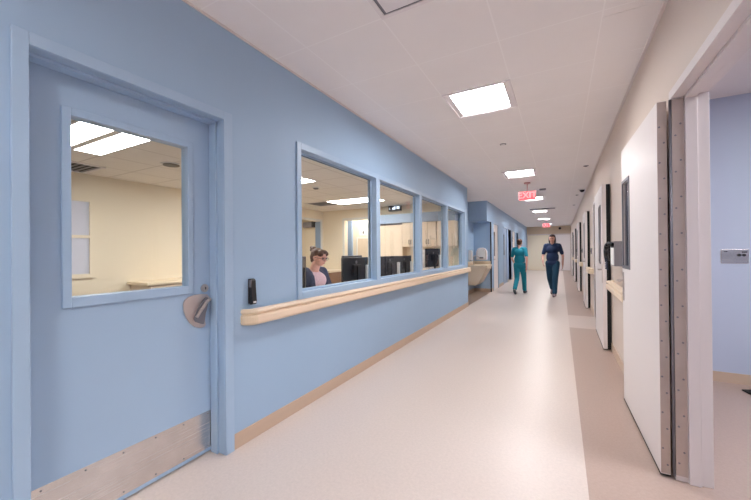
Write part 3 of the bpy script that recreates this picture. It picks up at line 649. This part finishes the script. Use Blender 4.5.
b = MB(); b.cyl((0, 0, 0), (0, 0, -0.012), 0.12, n=28); b.build('ring', 'white_plastic', r); b = MB(); b.cyl((0, 0, -0.012), (0, 0, -0.02), 0.095, n=28); b.build('grille', 'dark_steel', r)
for (vx, vy, lb) in ((-4.96, 6.44, 'grey slotted air vent on the office ceiling left of the far light'), (-5.57, 1.9, 'grey air vent on the office ceiling beyond the door glass')):
    r = tag(empty('air_vent', (vx, vy, OH)), lb, 'air vent')
    b = MB(); b.box(-0.3, 0.3, -0.3, -0.27, -0.012, 0); b.box(-0.3, 0.3, 0.27, 0.3, -0.012, 0); b.box(-0.3, -0.27, -0.27, 0.27, -0.012, 0); b.box(0.27, 0.3, -0.27, 0.27, -0.012, 0); b.build('frame', 'lamp_frame', r)
    b = MB()
    for k in range(8): b.box(-0.27, 0.27, -0.25+k*0.068, -0.22+k*0.068, -0.010, -0.004)
    b.build('slats', 'greymetal', r)
    b = MB(); b.box(-0.27, 0.27, -0.27, 0.27, -0.003, 0); b.build('backing', 'black_soft', r)

# office doorways trims
b = MB(); b.box(OX0, OX0+0.02, 6.49, 6.55, 0, 2.21); b.box(OX0, OX0+0.02, 7.62, 7.68, 0, 2.21); b.box(OX0, OX0+0.02, 6.55, 7.62, 2.15, 2.21); struct(b.build('trim_4', 'pale_trim', bevel=0.003), 'pale frame of the office doorway behind the seated person', 'trim')
b = MB(); b.box(-6.1, OX0, 7.60, 7.62, 0, 2.15); b.box(-6.14, -6.1, 7.62, 7.66, 0, 2.13); struct(b.build('door_14', 'soffit'), 'grey blue door edge inside the far office doorway', 'door')
b = MB(); b.box(-5.28, -5.22, OY1-0.02, OY1, 0, 2.21); b.box(-4.35, -4.29, OY1-0.02, OY1, 0, 2.21); b.box(-5.22, -4.35, OY1-0.02, OY1, 2.15, 2.21); struct(b.build('trim_5', 'pale_trim', bevel=0.003), 'pale frame of the passage opening', 'trim')
r = struct(empty('door_15', (-5.0, 8.5, 0)), 'cream door in the passage behind the office', 'door')
b = MB(); b.box(-5.30, -5.25, 8.47, 8.5, 0, 1.72); b.box(-5.25, -4.55, 8.47, 8.5, 1.67, 1.72); b.box(-4.55, -4.5, 8.47, 8.5, 0, 1.72); part(b, 'door_frame', 'pale_trim', r)
b = MB(); b.box(-5.25, -4.55, 8.48, 8.5, 0, 1.67); part(b, 'door_leaf', 'wood', r)
r = tag(empty('wall_sign', (-5.06, 8.495, 1.86)), 'small white sign with a dark mark above the passage door', 'sign')
b = MB(); b.box(-0.12, 0.12, -0.008, 0, -0.09, 0.09); b.build('plate', 'paper', r); b = MB(); b.sph((0, -0.008, 0.03), 0.018, (1, 0.2, 1), 10); b.box(-0.02, 0.02, -0.012, -0.008, -0.05, 0.012); b.build('pictogram', 'black', r)
r = tag(empty('wall_heater', (-7.5, 9.1, 2.12)), 'grey rounded unit high on the wall beyond the office doorway', 'wall unit')
b = MB(); b.box(-0.24, 0.18, -0.2, 0, 0, 0.19); b.build('body', 'lamp_reflector', r, bevel=0.05, seg=4); b = MB(); b.box(0.17, 0.24, -0.21, 0, 0.0, 0.2); b.build('end_panel', 'dark_steel', r, bevel=0.01)

# pale sash shape on far office wall, imitates a reflection in the door glass
r = struct(empty('reflection_panel', (OX0, 1.95, 0.985)), 'pale sash shape on the far office wall imitating a faint reflection in the door glass', 'window')
b = MB(); y0, y1, z0, z1 = 1.42, 2.33, 0.95, 2.10
b.box(OX0, OX0+0.03, y0, y0+0.06, z0, z1); b.box(OX0, OX0+0.03, y1-0.06, y1, z0, z1); b.box(OX0, OX0+0.03, y0+0.06, y1-0.06, z1-0.06, z1); b.box(OX0, OX0+0.03, y0+0.06, y1-0.06, z0, z0+0.06); b.box(OX0, OX0+0.03, y0+0.06, y1-0.06, 1.52, 1.56)
part(b, 'window_frame', 'office_wall', r)
b = MB(); b.box(OX0, OX0+0.008, y0+0.05, y1-0.05, z0+0.05, z1-0.05); part(b, 'reflection_face', 'reflection_pane', r)

# base cabinets
def base_run(name, x0, x1, y0, y1, front, n, body, label, top='counter', zt=0.80, th=0.04, doorside='y-'):
    r = tag(empty(name, ((x0+x1)/2, (y0+y1)/2, 0)), label, 'cabinet')
    b = MB(); b.box(x0, x1, y0, y1, 0.0, zt); part(b, 'body', body, r)
    if doorside == 'x+':
        for k in range(n):
            a = y0+(y1-y0)*k/n; c = y0+(y1-y0)*(k+1)/n
            b = MB(); b.box(x1, x1+0.018, a+0.005, c-0.005, 0.1, zt-0.01); d = part(b, 'door', body, r, bevel=0.002)
            b = MB(); b.tube([(x1+0.04, c-0.05, 0.55), (x1+0.04, c-0.05, 0.68)], 0.006); h = b.build('handle', 'lever', d); h.data.transform(Matrix.Translation(-r.location))
    else:
        for k in range(n):
            a = x0+(x1-x0)*k/n; c = x0+(x1-x0)*(k+1)/n
            b = MB(); b.box(a+0.005, c-0.005, y0-0.018, y0, 0.1, zt-0.01); d = part(b, 'door', body, r, bevel=0.002)
            b = MB(); b.tube([(c-0.05, y0-0.04, 0.55), (c-0.05, y0-0.04, 0.68)], 0.006); h = b.build('handle', 'lever', d); h.data.transform(Matrix.Translation(-r.location))
    return r
def worktop(x0, x1, y0, y1, z0, z1, label, mt='counter'):
    b = MB(); b.box(x0, x1, y0, y1, z0, z1); o = b.build('worktop', mt, bevel=0.006); return tag(o, label, 'worktop')
base_run('base_cabinet', OX0+0.002, -5.4, 2.80, 6.2, None, 5, 'wood', 'cream base cabinets along the far office wall', zt=0.81, doorside='x+')
worktop(OX0+0.002, -5.36, 2.75, 6.25, 0.812, 0.855, 'cream worktop seen low through the door glass')
base_run('base_cabinet', OX0+0.002, -5.32, 7.2, OY1-0.002, None, 1, 'wood_dark', 'brown base cabinet in the office corner behind the seated person', zt=0.74)
worktop(OX0+0.002, -5.3, 7.14, OY1-0.002, 0.742, 0.80, 'cream ledge on the brown corner cabinet')
base_run('base_cabinet', -3.34, -2.06, 7.16, OY1-0.002, None, 3, 'wood', 'cream base cabinets under the wall cupboards', zt=0.84)
worktop(-3.345, -2.055, 7.12, OY1-0.002, 0.842, 0.88, 'cream worktop under the wall cupboards')
# soffit and wall cupboards
b = MB(); b.box(-4.15, -2.042, 7.40, OY1, 1.975, 2.19); struct(b.build('wall_office_soffit', 'soffit'), 'grey blue soffit above the wall cupboards', 'wall')
uc = None
ul = ['leftmost cream wall cupboard under the soffit', 'cream wall cupboard with two pulls in the third window', 'rightmost cream wall cupboard in the last window']
for i, x0 in enumerate((-3.33, -2.90, -2.47)):
    if uc is None:
        uc = empty('wall_cupboard', (x0, 7.42, 1.395)); r = uc
        b = MB(); b.box(0, 0.42, 0, 0.325, 0, 0.575); b.build('carcass', 'wood', r)
        for k in (0, 1):
            b = MB(); b.box(0.004+0.209*k, 0.207+0.209*k, -0.018, 0, 0.004, 0.571); d = b.build('door', 'wood', r, bevel=0.002)
            b = MB(); hx = 0.185+0.05*k; b.tube([(hx, -0.02, 0.06), (hx, -0.042, 0.07), (hx, -0.042, 0.15), (hx, -0.02, 0.16)], 0.007); b.build('handle', 'dark_steel', d)
    else:
        r = copy_tree(uc); r.location.x = x0
    tag(r, ul[i], 'cupboard', 'wall cupboards over the office worktop')
# tall cream cupboard doors left of the uppers
r = tag(empty('tall_cupboard', (-3.75, 7.5, 0)), 'tall cream cupboard beneath the soffit left of the wall cupboards', 'cupboard')
b = MB(); b.box(-0.33, 0.39, -0.0, 0.245, 0, 1.94); b.build('carcass', 'wood', r)
b = MB(); b.box(-0.32, 0.38, -0.018, 0, 0.08, 1.93); b.build('door', 'wood', r, bevel=0.003)
b = MB(); b.box(-0.36, -0.33, -0.03, 0.245, 0, 1.97); b.box(-0.33, 0.39, -0.03, 0.245, 1.94, 1.972); b.build('surround', 'greymetal', r)
# digital clock
r = tag(empty('digital_clock', (-3.66, 7.70, 2.375)), 'black digital wall display with pale segments high on the office wall', 'clock')
b = MB(); b.box(-0.17, 0.17, -0.02, 0.05, -0.065, 0.065); b.build('casing', 'black', r, bevel=0.004)
b = MB()
for x0, x1, z0, z1 in ((-0.14, -0.125, -0.03, 0.02), (-0.06, -0.01, -0.03, 0.02), (-0.01, 0.03, -0.03, 0.045), (0.06, 0.14, -0.02, 0.045)): b.box(x0, x1, -0.023, -0.02, z0, z1)
b.build('display_segments', 'digits', r)
# paper trays
r = tag(empty('paper_tray', (-2.80, 7.3, 0.88)), 'white stacked paper tray on the worktop in the third window', 'tray')
for k in (0, 1, 2):
    b = MB(); z = k*0.13; b.box(-0.2, 0.2, 0, 0.3, z, z+0.01); b.box(-0.2, -0.19, 0, 0.3, z, z+0.13); b.box(0.19, 0.2, 0, 0.3, z, z+0.13); b.box(-0.2, 0.2, 0.29, 0.3, z, z+0.13); b.build('shelf', 'white_plastic', r)
b = MB(); b.box(-0.18, 0.18, 0.01, 0.28, 0.39, 0.44); b.box(-0.18, 0.18, 0.01, 0.28, 0.27, 0.33); b.build('sheets', 'paper', r)

# desk along the windows
r = tag(empty('desk', (-2.42, 4.9, 0)), 'long cream office desk running under the inside of the windows', 'desk')
b = MB(); b.box(-2.80, -2.07, 2.25, 7.1, 0.715, 0.75); part(b, 'desktop', 'counter', r, bevel=0.005)
for yy in (2.3, 3.85, 5.4, 6.95): b = MB(); b.box(-2.74, -2.10, yy-0.02, yy+0.02, 0, 0.715); part(b, 'side_panel', 'wood', r)
b = MB(); b.box(-2.12, -2.10, 2.32, 6.93, 0.15, 0.715); part(b, 'modesty_panel', 'wood', r)

def monitor(x, y, rz, label, w=0.53, h=0.325, zc=1.055, so=0.2):
    r = tag(empty('monitor', (x, y, 0.75), rz), label, 'monitor', None)   # back faces local +x
    z = zc-0.75
    b = MB(); b.box(-0.018, 0.018, -w/2, w/2, z-h/2, z+h/2); b.build('shell', 'screen', r, bevel=0.006)
    b = MB(); b.box(-0.0205, -0.0175, -w/2+0.012, w/2-0.012, z-h/2+0.02, z+h/2-0.012); b.build('screen', emis('lit screen', (0.85, 0.72, 0.85, 1), 0.8) if 'lit screen' not in bpy.data.materials else bpy.data.materials['lit screen'], r)
    b = MB(); b.box(0.018, 0.045, -0.09, 0.09, z-0.07, z+0.07); b.build('rear_housing', 'black', r, bevel=0.01)
    b = MB(); b.cyl((0.018, 0, z+0.10), (0.021, 0, z+0.10), 0.022, n=20); b.build('round_badge', 'greymetal', r)
    b = MB(); b.box(0.045, 0.065, -0.025, 0.025, 0.01, z+0.05); b.build('stand', 'black', r, bevel=0.004)
    if so < 0: return r
    b = MB(); b.box(0.03, 0.07, so-0.022, so+0.022, 0.012, z+0.06); b.build('side_speaker', 'white_plastic', r, bevel=0.006)
    b = MB(); b.box(-0.03, 0.13, -0.11, 0.11, 0, 0.012); b.build('stand_foot', 'black', r, bevel=0.004)
    return r
monitor(-2.36, 3.745, -0.10, 'near black monitor seen from behind beside the first mullion')
monitor(-2.60, 4.05, 0.05, 'black monitor behind the near one at the first mullion', zc=1.075)
monitor(-2.36, 4.74, -0.12, 'black monitor with round badge at the left of the second window')
monitor(-2.42, 5.42, -0.1, 'black monitor at the right of the second window', zc=1.05)
monitor(-2.36, 6.80, -0.25, 'tilted black monitor in the third window', zc=1.15, h=0.38)
monitor(-2.46, 2.78, 0.5, 'black monitor at the left edge of the first window, its end showing', zc=1.08, so=-0.2)

# ------------------------------------------------------------------ people
def smooth_union(parts_bm, voxel, name, sm=6):
    """join several closed meshes into one continuous surface"""
    me = bpy.data.meshes.new(name); parts_bm.to_mesh(me); parts_bm.free()
    o = bpy.data.objects.new(name, me); COL.objects.link(o)
    md = o.modifiers.new('r', 'REMESH'); md.mode = 'VOXEL'; md.voxel_size = voxel; md.use_smooth_shade = True
    s = o.modifiers.new('s', 'SMOOTH'); s.factor = 0.5; s.iterations = sm
    dg = bpy.context.evaluated_depsgraph_get(); dg.update(); out = bpy.data.meshes.new_from_object(o.evaluated_get(dg))
    bpy.data.objects.remove(o)
    for p in out.polygons: p.use_smooth = True
    return out
def limb(bm, pts, seg=14):
    """tapered rounded limb through [(point, radius or (rx, ry), ...)] as overlapping lofted rings"""
    for (a, ra), (b_, rb) in zip(pts, pts[1:]):
        a = Vector(a); b_ = Vector(b_); d = b_-a
        if d.length < 1e-6: continue
        q = d.to_track_quat('Z', 'Y').to_matrix().to_4x4()
        bmesh.ops.create_cone(bm, cap_ends=True, segments=seg, radius1=ra, radius2=rb, depth=d.length, matrix=Matrix.Translation((a+b_)/2) @ q)
    for p, r in pts: bmesh.ops.create_uvsphere(bm, u_segments=seg, v_segments=10, radius=r, matrix=Matrix.Translation(p))
def ell(bm, c, s, rot=None, n=20):
    bmesh.ops.create_uvsphere(bm, u_segments=n, v_segments=n//2+2, radius=1.0, matrix=Matrix.Translation(c) @ (rot or Matrix()) @ Matrix.Diagonal((*s, 1)))
def mesh_obj(me, name, mt, parent):
    me.materials.clear(); me.materials.append(M[mt]); o = bpy.data.objects.new(name, me); COL.objects.link(o); o.parent = parent; return o
def head_geo(bm, c, rot, k=1.0):
    """head centred at c facing local +y, k scales (height 0.225)"""
    T = Matrix.Translation(c) @ rot
    def e(p, s): ell(bm, (0, 0, 0), s, T @ Matrix.Translation(Vector(p)*k), 18) if False else bmesh.ops.create_uvsphere(bm, u_segments=18, v_segments=12, radius=1.0, matrix=T @ Matrix.Translation(Vector(p)*k) @ Matrix.Diagonal((s[0]*k, s[1]*k, s[2]*k, 1)))
    e((0, -0.012, 0.025), (0.075, 0.092, 0.085)); e((0, 0.018, -0.03), (0.062, 0.070, 0.075)); e((0, 0.05, -0.082), (0.030, 0.026, 0.022))
    e((0, 0.086, 0.028), (0.045, 0.012, 0.014)); e((0, 0.095, -0.014), (0.010, 0.018, 0.024)); e((0, 0.104, -0.027), (0.015, 0.012, 0.010))
    e((0, 0.083, -0.055), (0.024, 0.010, 0.010)); e((0.04, 0.055, -0.025), (0.024, 0.024, 0.026)); e((-0.04, 0.055, -0.025), (0.024, 0.024, 0.026))
    for s in (-1, 1): e((s*0.076, -0.008, -0.008), (0.010, 0.018, 0.032))
def hand_geo(bm, wrist, dirv, palmn, side, curl=0.5):
    """palm and five fingers; dirv along the hand, palmn palm normal, side=+1/-1 thumb side vector"""
    w = Vector(wrist); d = Vector(dirv).normalized(); n = Vector(palmn).normalized(); s = d.cross(n).normalized()*side
    R = Matrix((s, d, n)).transposed().to_4x4()
    bmesh.ops.create_uvsphere(bm, u_segments=14, v_segments=10, radius=1.0, matrix=Matrix.Translation(w+d*0.045) @ R @ Matrix.Diagonal((0.040, 0.052, 0.015, 1)))
    for i, L in enumerate((0.072, 0.080, 0.075, 0.058)):
        base = w+d*0.085+s*(0.030-0.020*i); a = base+(d*cos(curl*0.5)+n*sin(curl*0.5))*L*0.45; b_ = a+(d*cos(curl*1.3)+n*sin(curl*1.3))*L*0.32; c = b_+(d*cos(curl*2)+n*sin(curl*2))*L*0.26
        limb(bm, [(base-d*0.02, 0.0095), (a, 0.0088), (b_, 0.008), (c, 0.007)], 8)
    t0 = w+d*0.025+s*0.028; t1 = t0+(s*0.7+d*0.7+n*0.2)*0.035; t2 = t1+(s*0.3+d*0.9+n*0.3)*0.03; limb(bm, [(t0, 0.012), (t1, 0.0105), (t2, 0.009)], 8)
def face_bits(parent, c, rot, k=1.0):
    T = Matrix.Translation(c) @ rot
    for s in (-1, 1):
        bm = bmesh.new(); bmesh.ops.create_uvsphere(bm, u_segments=12, v_segments=8, radius=0.011*k, matrix=T @ Matrix.Translation((s*0.031*k, 0.082*k, 0.006*k)))
        me = bpy.data.meshes.new('eye'); bm.to_mesh(me); bm.free(); mesh_obj(me, 'eye', 'eye', parent)
    bm = bmesh.new(); bmesh.ops.create_uvsphere(bm, u_segments=14, v_segments=8, radius=1, matrix=T @ Matrix.Translation((0, 0.089*k, -0.056*k)) @ Matrix.Diagonal((0.022*k, 0.006*k, 0.006*k, 1)))
    me = bpy.data.meshes.new('mouth'); bm.to_mesh(me); bm.free(); mesh_obj(me, 'mouth', 'lips', parent)

# --- seated office worker: local frame faces +y
def seated(loc, rz):
    r = tag(empty('person', loc, rz), 'seated person in a navy cardigan and pink blouse with glasses at the office desk', 'person')
    hc = Vector((0, 0.13, 1.235)); hr = Matrix.Rotation(radians(2), 4, 'Z') @ Matrix.Rotation(radians(-14), 4, 'X')
    pel = (0, 0, 0.57)
    SH = 0.185
    arms = {}
    for s in (-1, 1): arms[s] = [(s*SH, 0.02, 1.02), (s*0.255, 0.06, 0.79), (s*0.17, 0.30, 0.775), (s*0.15, 0.36, 0.78)]
    bm = bmesh.new()
    ell(bm, (0, 0.0, 0.60), (0.175, 0.13, 0.13)); ell(bm, (0, 0.0, 0.76), (0.155, 0.12, 0.16)); ell(bm, (0, 0.02, 0.93), (0.165, 0.11, 0.15))
    for s in (-1, 1):
        limb(bm, [((s*0.09, 0.0, 0.56), 0.095), ((s*0.11, 0.25, 0.57), 0.083), ((s*0.12, 0.44, 0.53), 0.062), ((s*0.12, 0.45, 0.32), 0.055), ((s*0.12, 0.43, 0.10), 0.038)])
        limb(bm, [((s*0.12, 0.42, 0.045), 0.036), ((s*0.125, 0.56, 0.035), 0.03)])
        limb(bm, [(arms[s][0], 0.055), (arms[s][1], 0.042), (arms[s][2], 0.028), (arms[s][3], 0.024)])
        hand_geo(bm, arms[s][3], (-s*0.15, 1, 0.0), (0, 0.1, -1), s*1, 0.35)
    limb(bm, [((0, 0.045, 1.04), 0.06), ((0, 0.09, 1.16), 0.052)])
    head_geo(bm, hc, hr)
    body = mesh_obj(smooth_union(bm, 0.0085, 'body', 4), 'body', 'skin', r)
    face_bits(r, hc, hr)
    # blouse
    bm = bmesh.new(); ell(bm, (0, 0.015, 0.62), (0.195, 0.155, 0.15)); ell(bm, (0, 0.03, 0.76), (0.18, 0.15, 0.18)); ell(bm, (0, 0.055, 0.92), (0.175, 0.13, 0.13)); ell(bm, (0, 0.03, 1.0), (0.14, 0.08, 0.07))
    mesh_obj(smooth_union(bm, 0.012, 'blouse'), 'blouse', 'pink_shirt', r)
    # cardigan: shell open at the front
    bm = bmesh.new()
    for s in (-1, 1):
        limb(bm, [((s*0.07, -0.02, 1.06), 0.05), ((s*SH, 0.02, 1.03), 0.072), ((s*0.265, 0.055, 0.80), 0.062), ((s*0.18, 0.27, 0.78), 0.045)])
        ell(bm, (s*0.095, -0.005, 0.92), (0.125, 0.135, 0.17)); ell(bm, (s*0.10, 0.0, 0.70), (0.125, 0.155, 0.20))
        limb(bm, [((s*0.075, 0.01, 1.075), 0.03), ((s*0.115, 0.115, 0.98), 0.034), ((s*0.135, 0.15, 0.84), 0.036), ((s*0.135, 0.155, 0.66), 0.036)])
    ell(bm, (0, -0.045, 0.88), (0.15, 0.10, 0.20)); ell(bm, (0, -0.04, 0.68), (0.16, 0.12, 0.18))
    mesh_obj(smooth_union(bm, 0.012, 'cardigan', 5), 'cardigan', 'navy', r)
    bm = bmesh.new()
    for s in (-1, 1): limb(bm, [((s*0.09, 0.0, 0.565), 0.105), ((s*0.11, 0.25, 0.575), 0.092), ((s*0.12, 0.445, 0.535), 0.075), ((s*0.12, 0.455, 0.32), 0.068), ((s*0.12, 0.435, 0.11), 0.055)])
    mesh_obj(smooth_union(bm, 0.012, 'trousers'), 'trousers', 'navy_scrub', r)
    for s in (-1, 1):
        bm = bmesh.new(); limb(bm, [((s*0.12, 0.41, 0.05), 0.046), ((s*0.125, 0.56, 0.04), 0.04)]); mesh_obj(smooth_union(bm, 0.01, 'shoe'), 'shoe', 'shoe_d', r)
    # hair: cap, fringe and bun
    T = Matrix.Translation(hc) @ hr
    bm = bmesh.new()
    def e(p, s): bmesh.ops.create_uvsphere(bm, u_segments=18, v_segments=12, radius=1.0, matrix=T @ Matrix.Translation(p) @ Matrix.Diagonal((*s, 1)))
    e((0, -0.03, 0.045), (0.083, 0.088, 0.083)); e((0, -0.062, 0.0), (0.07, 0.055, 0.07)); e((0, 0.035, 0.088), (0.066, 0.055, 0.032)); e((0.052, 0.045, 0.062), (0.025, 0.042, 0.036)); e((-0.052, 0.045, 0.062), (0.025, 0.042, 0.036))
    e((0, -0.105, 0.095), (0.042, 0.040, 0.040)); e((0.012, -0.085, 0.075), (0.04, 0.04, 0.035)); e((0.02, -0.13, 0.115), (0.02, 0.02, 0.018)); e((0, -0.075, -0.05), (0.045, 0.03, 0.04))
    for k in range(9): a = k/9*2*pi; e((0.035*cos(a), -0.105+0.032*sin(a), 0.10+0.02*sin(2*a)), (0.014, 0.014, 0.018))
    mesh_obj(smooth_union(bm, 0.006, 'hair', 3), 'hair', 'hair', r)
    # glasses
    bm = bmesh.new(); b = MB()
    for s in (-1, 1):
        ring = [(T @ Vector((s*0.033+0.025*cos(a), 0.103-0.006*abs(cos(a)), 0.004+0.018*sin(a)))) for a in [i*pi/8 for i in range(17)]]
        b.tube(ring, 0.0024, 6); b.tube([T @ Vector((s*0.058, 0.098, 0.008)), T @ Vector((s*0.078, 0.06, 0.008)), T @ Vector((s*0.082, -0.01, 0.004))], 0.0024, 6)
    b.tube([T @ Vector((-0.009, 0.107, 0.006)), T @ Vector((0.009, 0.107, 0.006))], 0.0024, 6)
    b.build('glasses', 'lens', r, smooth=True); bm.free()
    return r
w_ = seated((-2.97, 3.585, -0.0), radians(-84)); w_.scale = (1.34, 1.02, 0.985)

r = tag(empty('office_chair', (-3.05, 3.59, 0), radians(-84)), 'black office chair under the seated person', 'chair')
b = MB(); b.box(-0.24, 0.24, -0.22, 0.26, 0.40, 0.465); b.build('seat', 'chair', r, bevel=0.03, seg=4)
b = MB(); b.box(-0.22, 0.22, -0.26, -0.205, 0.56, 1.0); b.build('backrest', 'chair', r, bevel=0.025, seg=4)
b = MB(); b.box(-0.03, 0.03, -0.285, -0.255, 0.38, 0.75); b.box(-0.03, 0.03, -0.285, 0, 0.37, 0.40); b.build('back_bracket', 'black', r, bevel=0.004)
b = MB(); b.cyl((0, 0, 0.09), (0, 0, 0.40), 0.028, n=16); b.build('gas_column', 'dark_steel', r)
for k in range(5):
    a = k*2*pi/5+0.3; b = MB(); b.tube([(0, 0, 0.10), (0.28*cos(a), 0.28*sin(a), 0.075)], 0.02, 8); l = b.build('base_arm', 'black', r)
    b = MB(); b.cyl((0.28*cos(a)-0.02*sin(a), 0.28*sin(a)+0.02*cos(a), 0.028), (0.28*cos(a)+0.02*sin(a), 0.28*sin(a)-0.02*cos(a), 0.028), 0.028, n=14); b.build('castor', 'black', l)

# --- walking staff: local frame faces +y
def walker(loc, rz, label, top, pants, hair, shoe, hgt, phase, longhair=False):
    r = tag(empty('person', loc, rz), label, 'person'); k = hgt/1.70
    V = lambda x, y, z: Vector((x*k, y*k, z*k))
    hc = V(0, 0.035, 1.575); hr = Matrix.Rotation(radians(-6), 4, 'X')
    P = phase
    hip = {s: V(s*0.085, 0, 0.90) for s in (-1, 1)}
    if P > 0: f, bk = 1, -1
    else: f, bk = -1, 1
    knee = {f: V(f*0.085, 0.16, 0.50), bk: V(bk*0.075, -0.03, 0.475)}
    ank = {f: V(f*0.08, 0.25, 0.085), bk: V(bk*0.07, -0.33, 0.165)}
    toe = {f: V(f*0.085, 0.42, 0.035), bk: V(bk*0.07, -0.24, 0.035)}
    elb = {f: V(f*0.235, -0.13, 1.10), bk: V(bk*0.235, 0.04, 1.09)}
    wri = {f: V(f*0.23, -0.13, 0.86), bk: V(bk*0.20, 0.22, 0.93)}
    bm = bmesh.new()
    ell(bm, V(0, 0, 0.94), (0.155*k, 0.105*k, 0.12*k)); ell(bm, V(0, 0, 1.12), (0.13*k, 0.095*k, 0.17*k)); ell(bm, V(0, 0.0, 1.29), (0.155*k, 0.10*k, 0.13*k))
    for s in (-1, 1):
        limb(bm, [(hip[s], 0.085*k), (knee[s], 0.056*k), (ank[s], 0.036*k)]); limb(bm, [(ank[s]-V(0, 0.03, 0.03), 0.034*k), (toe[s], 0.026*k)])
        limb(bm, [(V(s*0.165, 0, 1.38), 0.044*k), (elb[s], 0.035*k), (wri[s], 0.025*k)])
        hand_geo(bm, wri[s], (wri[s]-elb[s]), (-s, 0, 0), 1 if s < 0 else -1, 0.45)
    limb(bm, [(V(0, -0.005, 1.40), 0.056*k), (V(0, 0.015, 1.50), 0.048*k)]); head_geo(bm, hc, hr, k*0.98)
    mesh_obj(smooth_union(bm, 0.0105, 'body', 4), 'body', 'skin', r); face_bits(r, hc, hr, k*0.98)
    bm = bmesh.new(); ell(bm, V(0, 0, 0.90), (0.180*k, 0.125*k, 0.10*k)); ell(bm, V(0, 0.0, 1.06), (0.160*k, 0.118*k, 0.2*k)); ell(bm, V(0, 0.0, 1.28), (0.175*k, 0.118*k, 0.14*k)); limb(bm, [(V(-0.12, 0, 1.40), 0.055*k), (V(0.12, 0, 1.40), 0.055*k)])
    for s in (-1, 1): m_ = V(s*0.175, 0, 1.385).lerp(elb[s], 0.72); limb(bm, [(V(s*0.163, 0, 1.385), 0.062*k), (m_, 0.052*k)])
    mesh_obj(smooth_union(bm, 0.013, 'scrub_top'), 'scrub_top', top, r)
    bm = bmesh.new(); ell(bm, V(0, 0, 0.88), (0.165*k, 0.115*k, 0.11*k))
    for s in (-1, 1): limb(bm, [(hip[s], 0.10*k), (knee[s], 0.075*k), (ank[s].lerp(knee[s], 0.08), 0.062*k)])
    mesh_obj(smooth_union(bm, 0.013, 'trousers'), 'trousers', pants, r)
    for s in (-1, 1):
        bm = bmesh.new(); limb(bm, [(ank[s]-V(0, 0.03, 0.035), 0.045*k), (toe[s]+V(0, 0, 0.004), 0.037*k)]); mesh_obj(smooth_union(bm, 0.01, 'shoe'), 'shoe', shoe, r)
    T = Matrix.Translation(hc) @ hr; bm = bmesh.new()
    def e(p, s): bmesh.ops.create_uvsphere(bm, u_segments=18, v_segments=12, radius=1.0, matrix=T @ Matrix.Translation(Vector(p)*k) @ Matrix.Diagonal((s[0]*k, s[1]*k, s[2]*k, 1)))
    e((0, -0.03, 0.045), (0.083, 0.088, 0.083)); e((0, -0.062, 0.0), (0.07, 0.05, 0.07)); e((0, 0.035, 0.088), (0.062, 0.05, 0.030))
    if longhair: e((0, -0.085, -0.06), (0.07, 0.035, 0.10)); e((0.072, -0.02, -0.04), (0.02, 0.04, 0.10)); e((-0.072, -0.02, -0.04), (0.02, 0.04, 0.10))
    else: e((0, -0.10, 0.06), (0.038, 0.036, 0.036))
    mesh_obj(smooth_union(bm, 0.007, 'hair', 3), 'hair', hair, r)
    return r
walker((-1.06, 10.75, 0), radians(-8), 'person in teal scrubs walking away on the left of the corridor', 'teal', 'teal', 'hair', 'shoe_d', 1.62, 1)
walker((-0.20, 10.75, 0), radians(172), 'person in navy scrubs with dark hair walking down the middle of the corridor', 'navy_scrub', 'navy_pants', 'hair_dark', 'shoe', 1.73, -1, True)
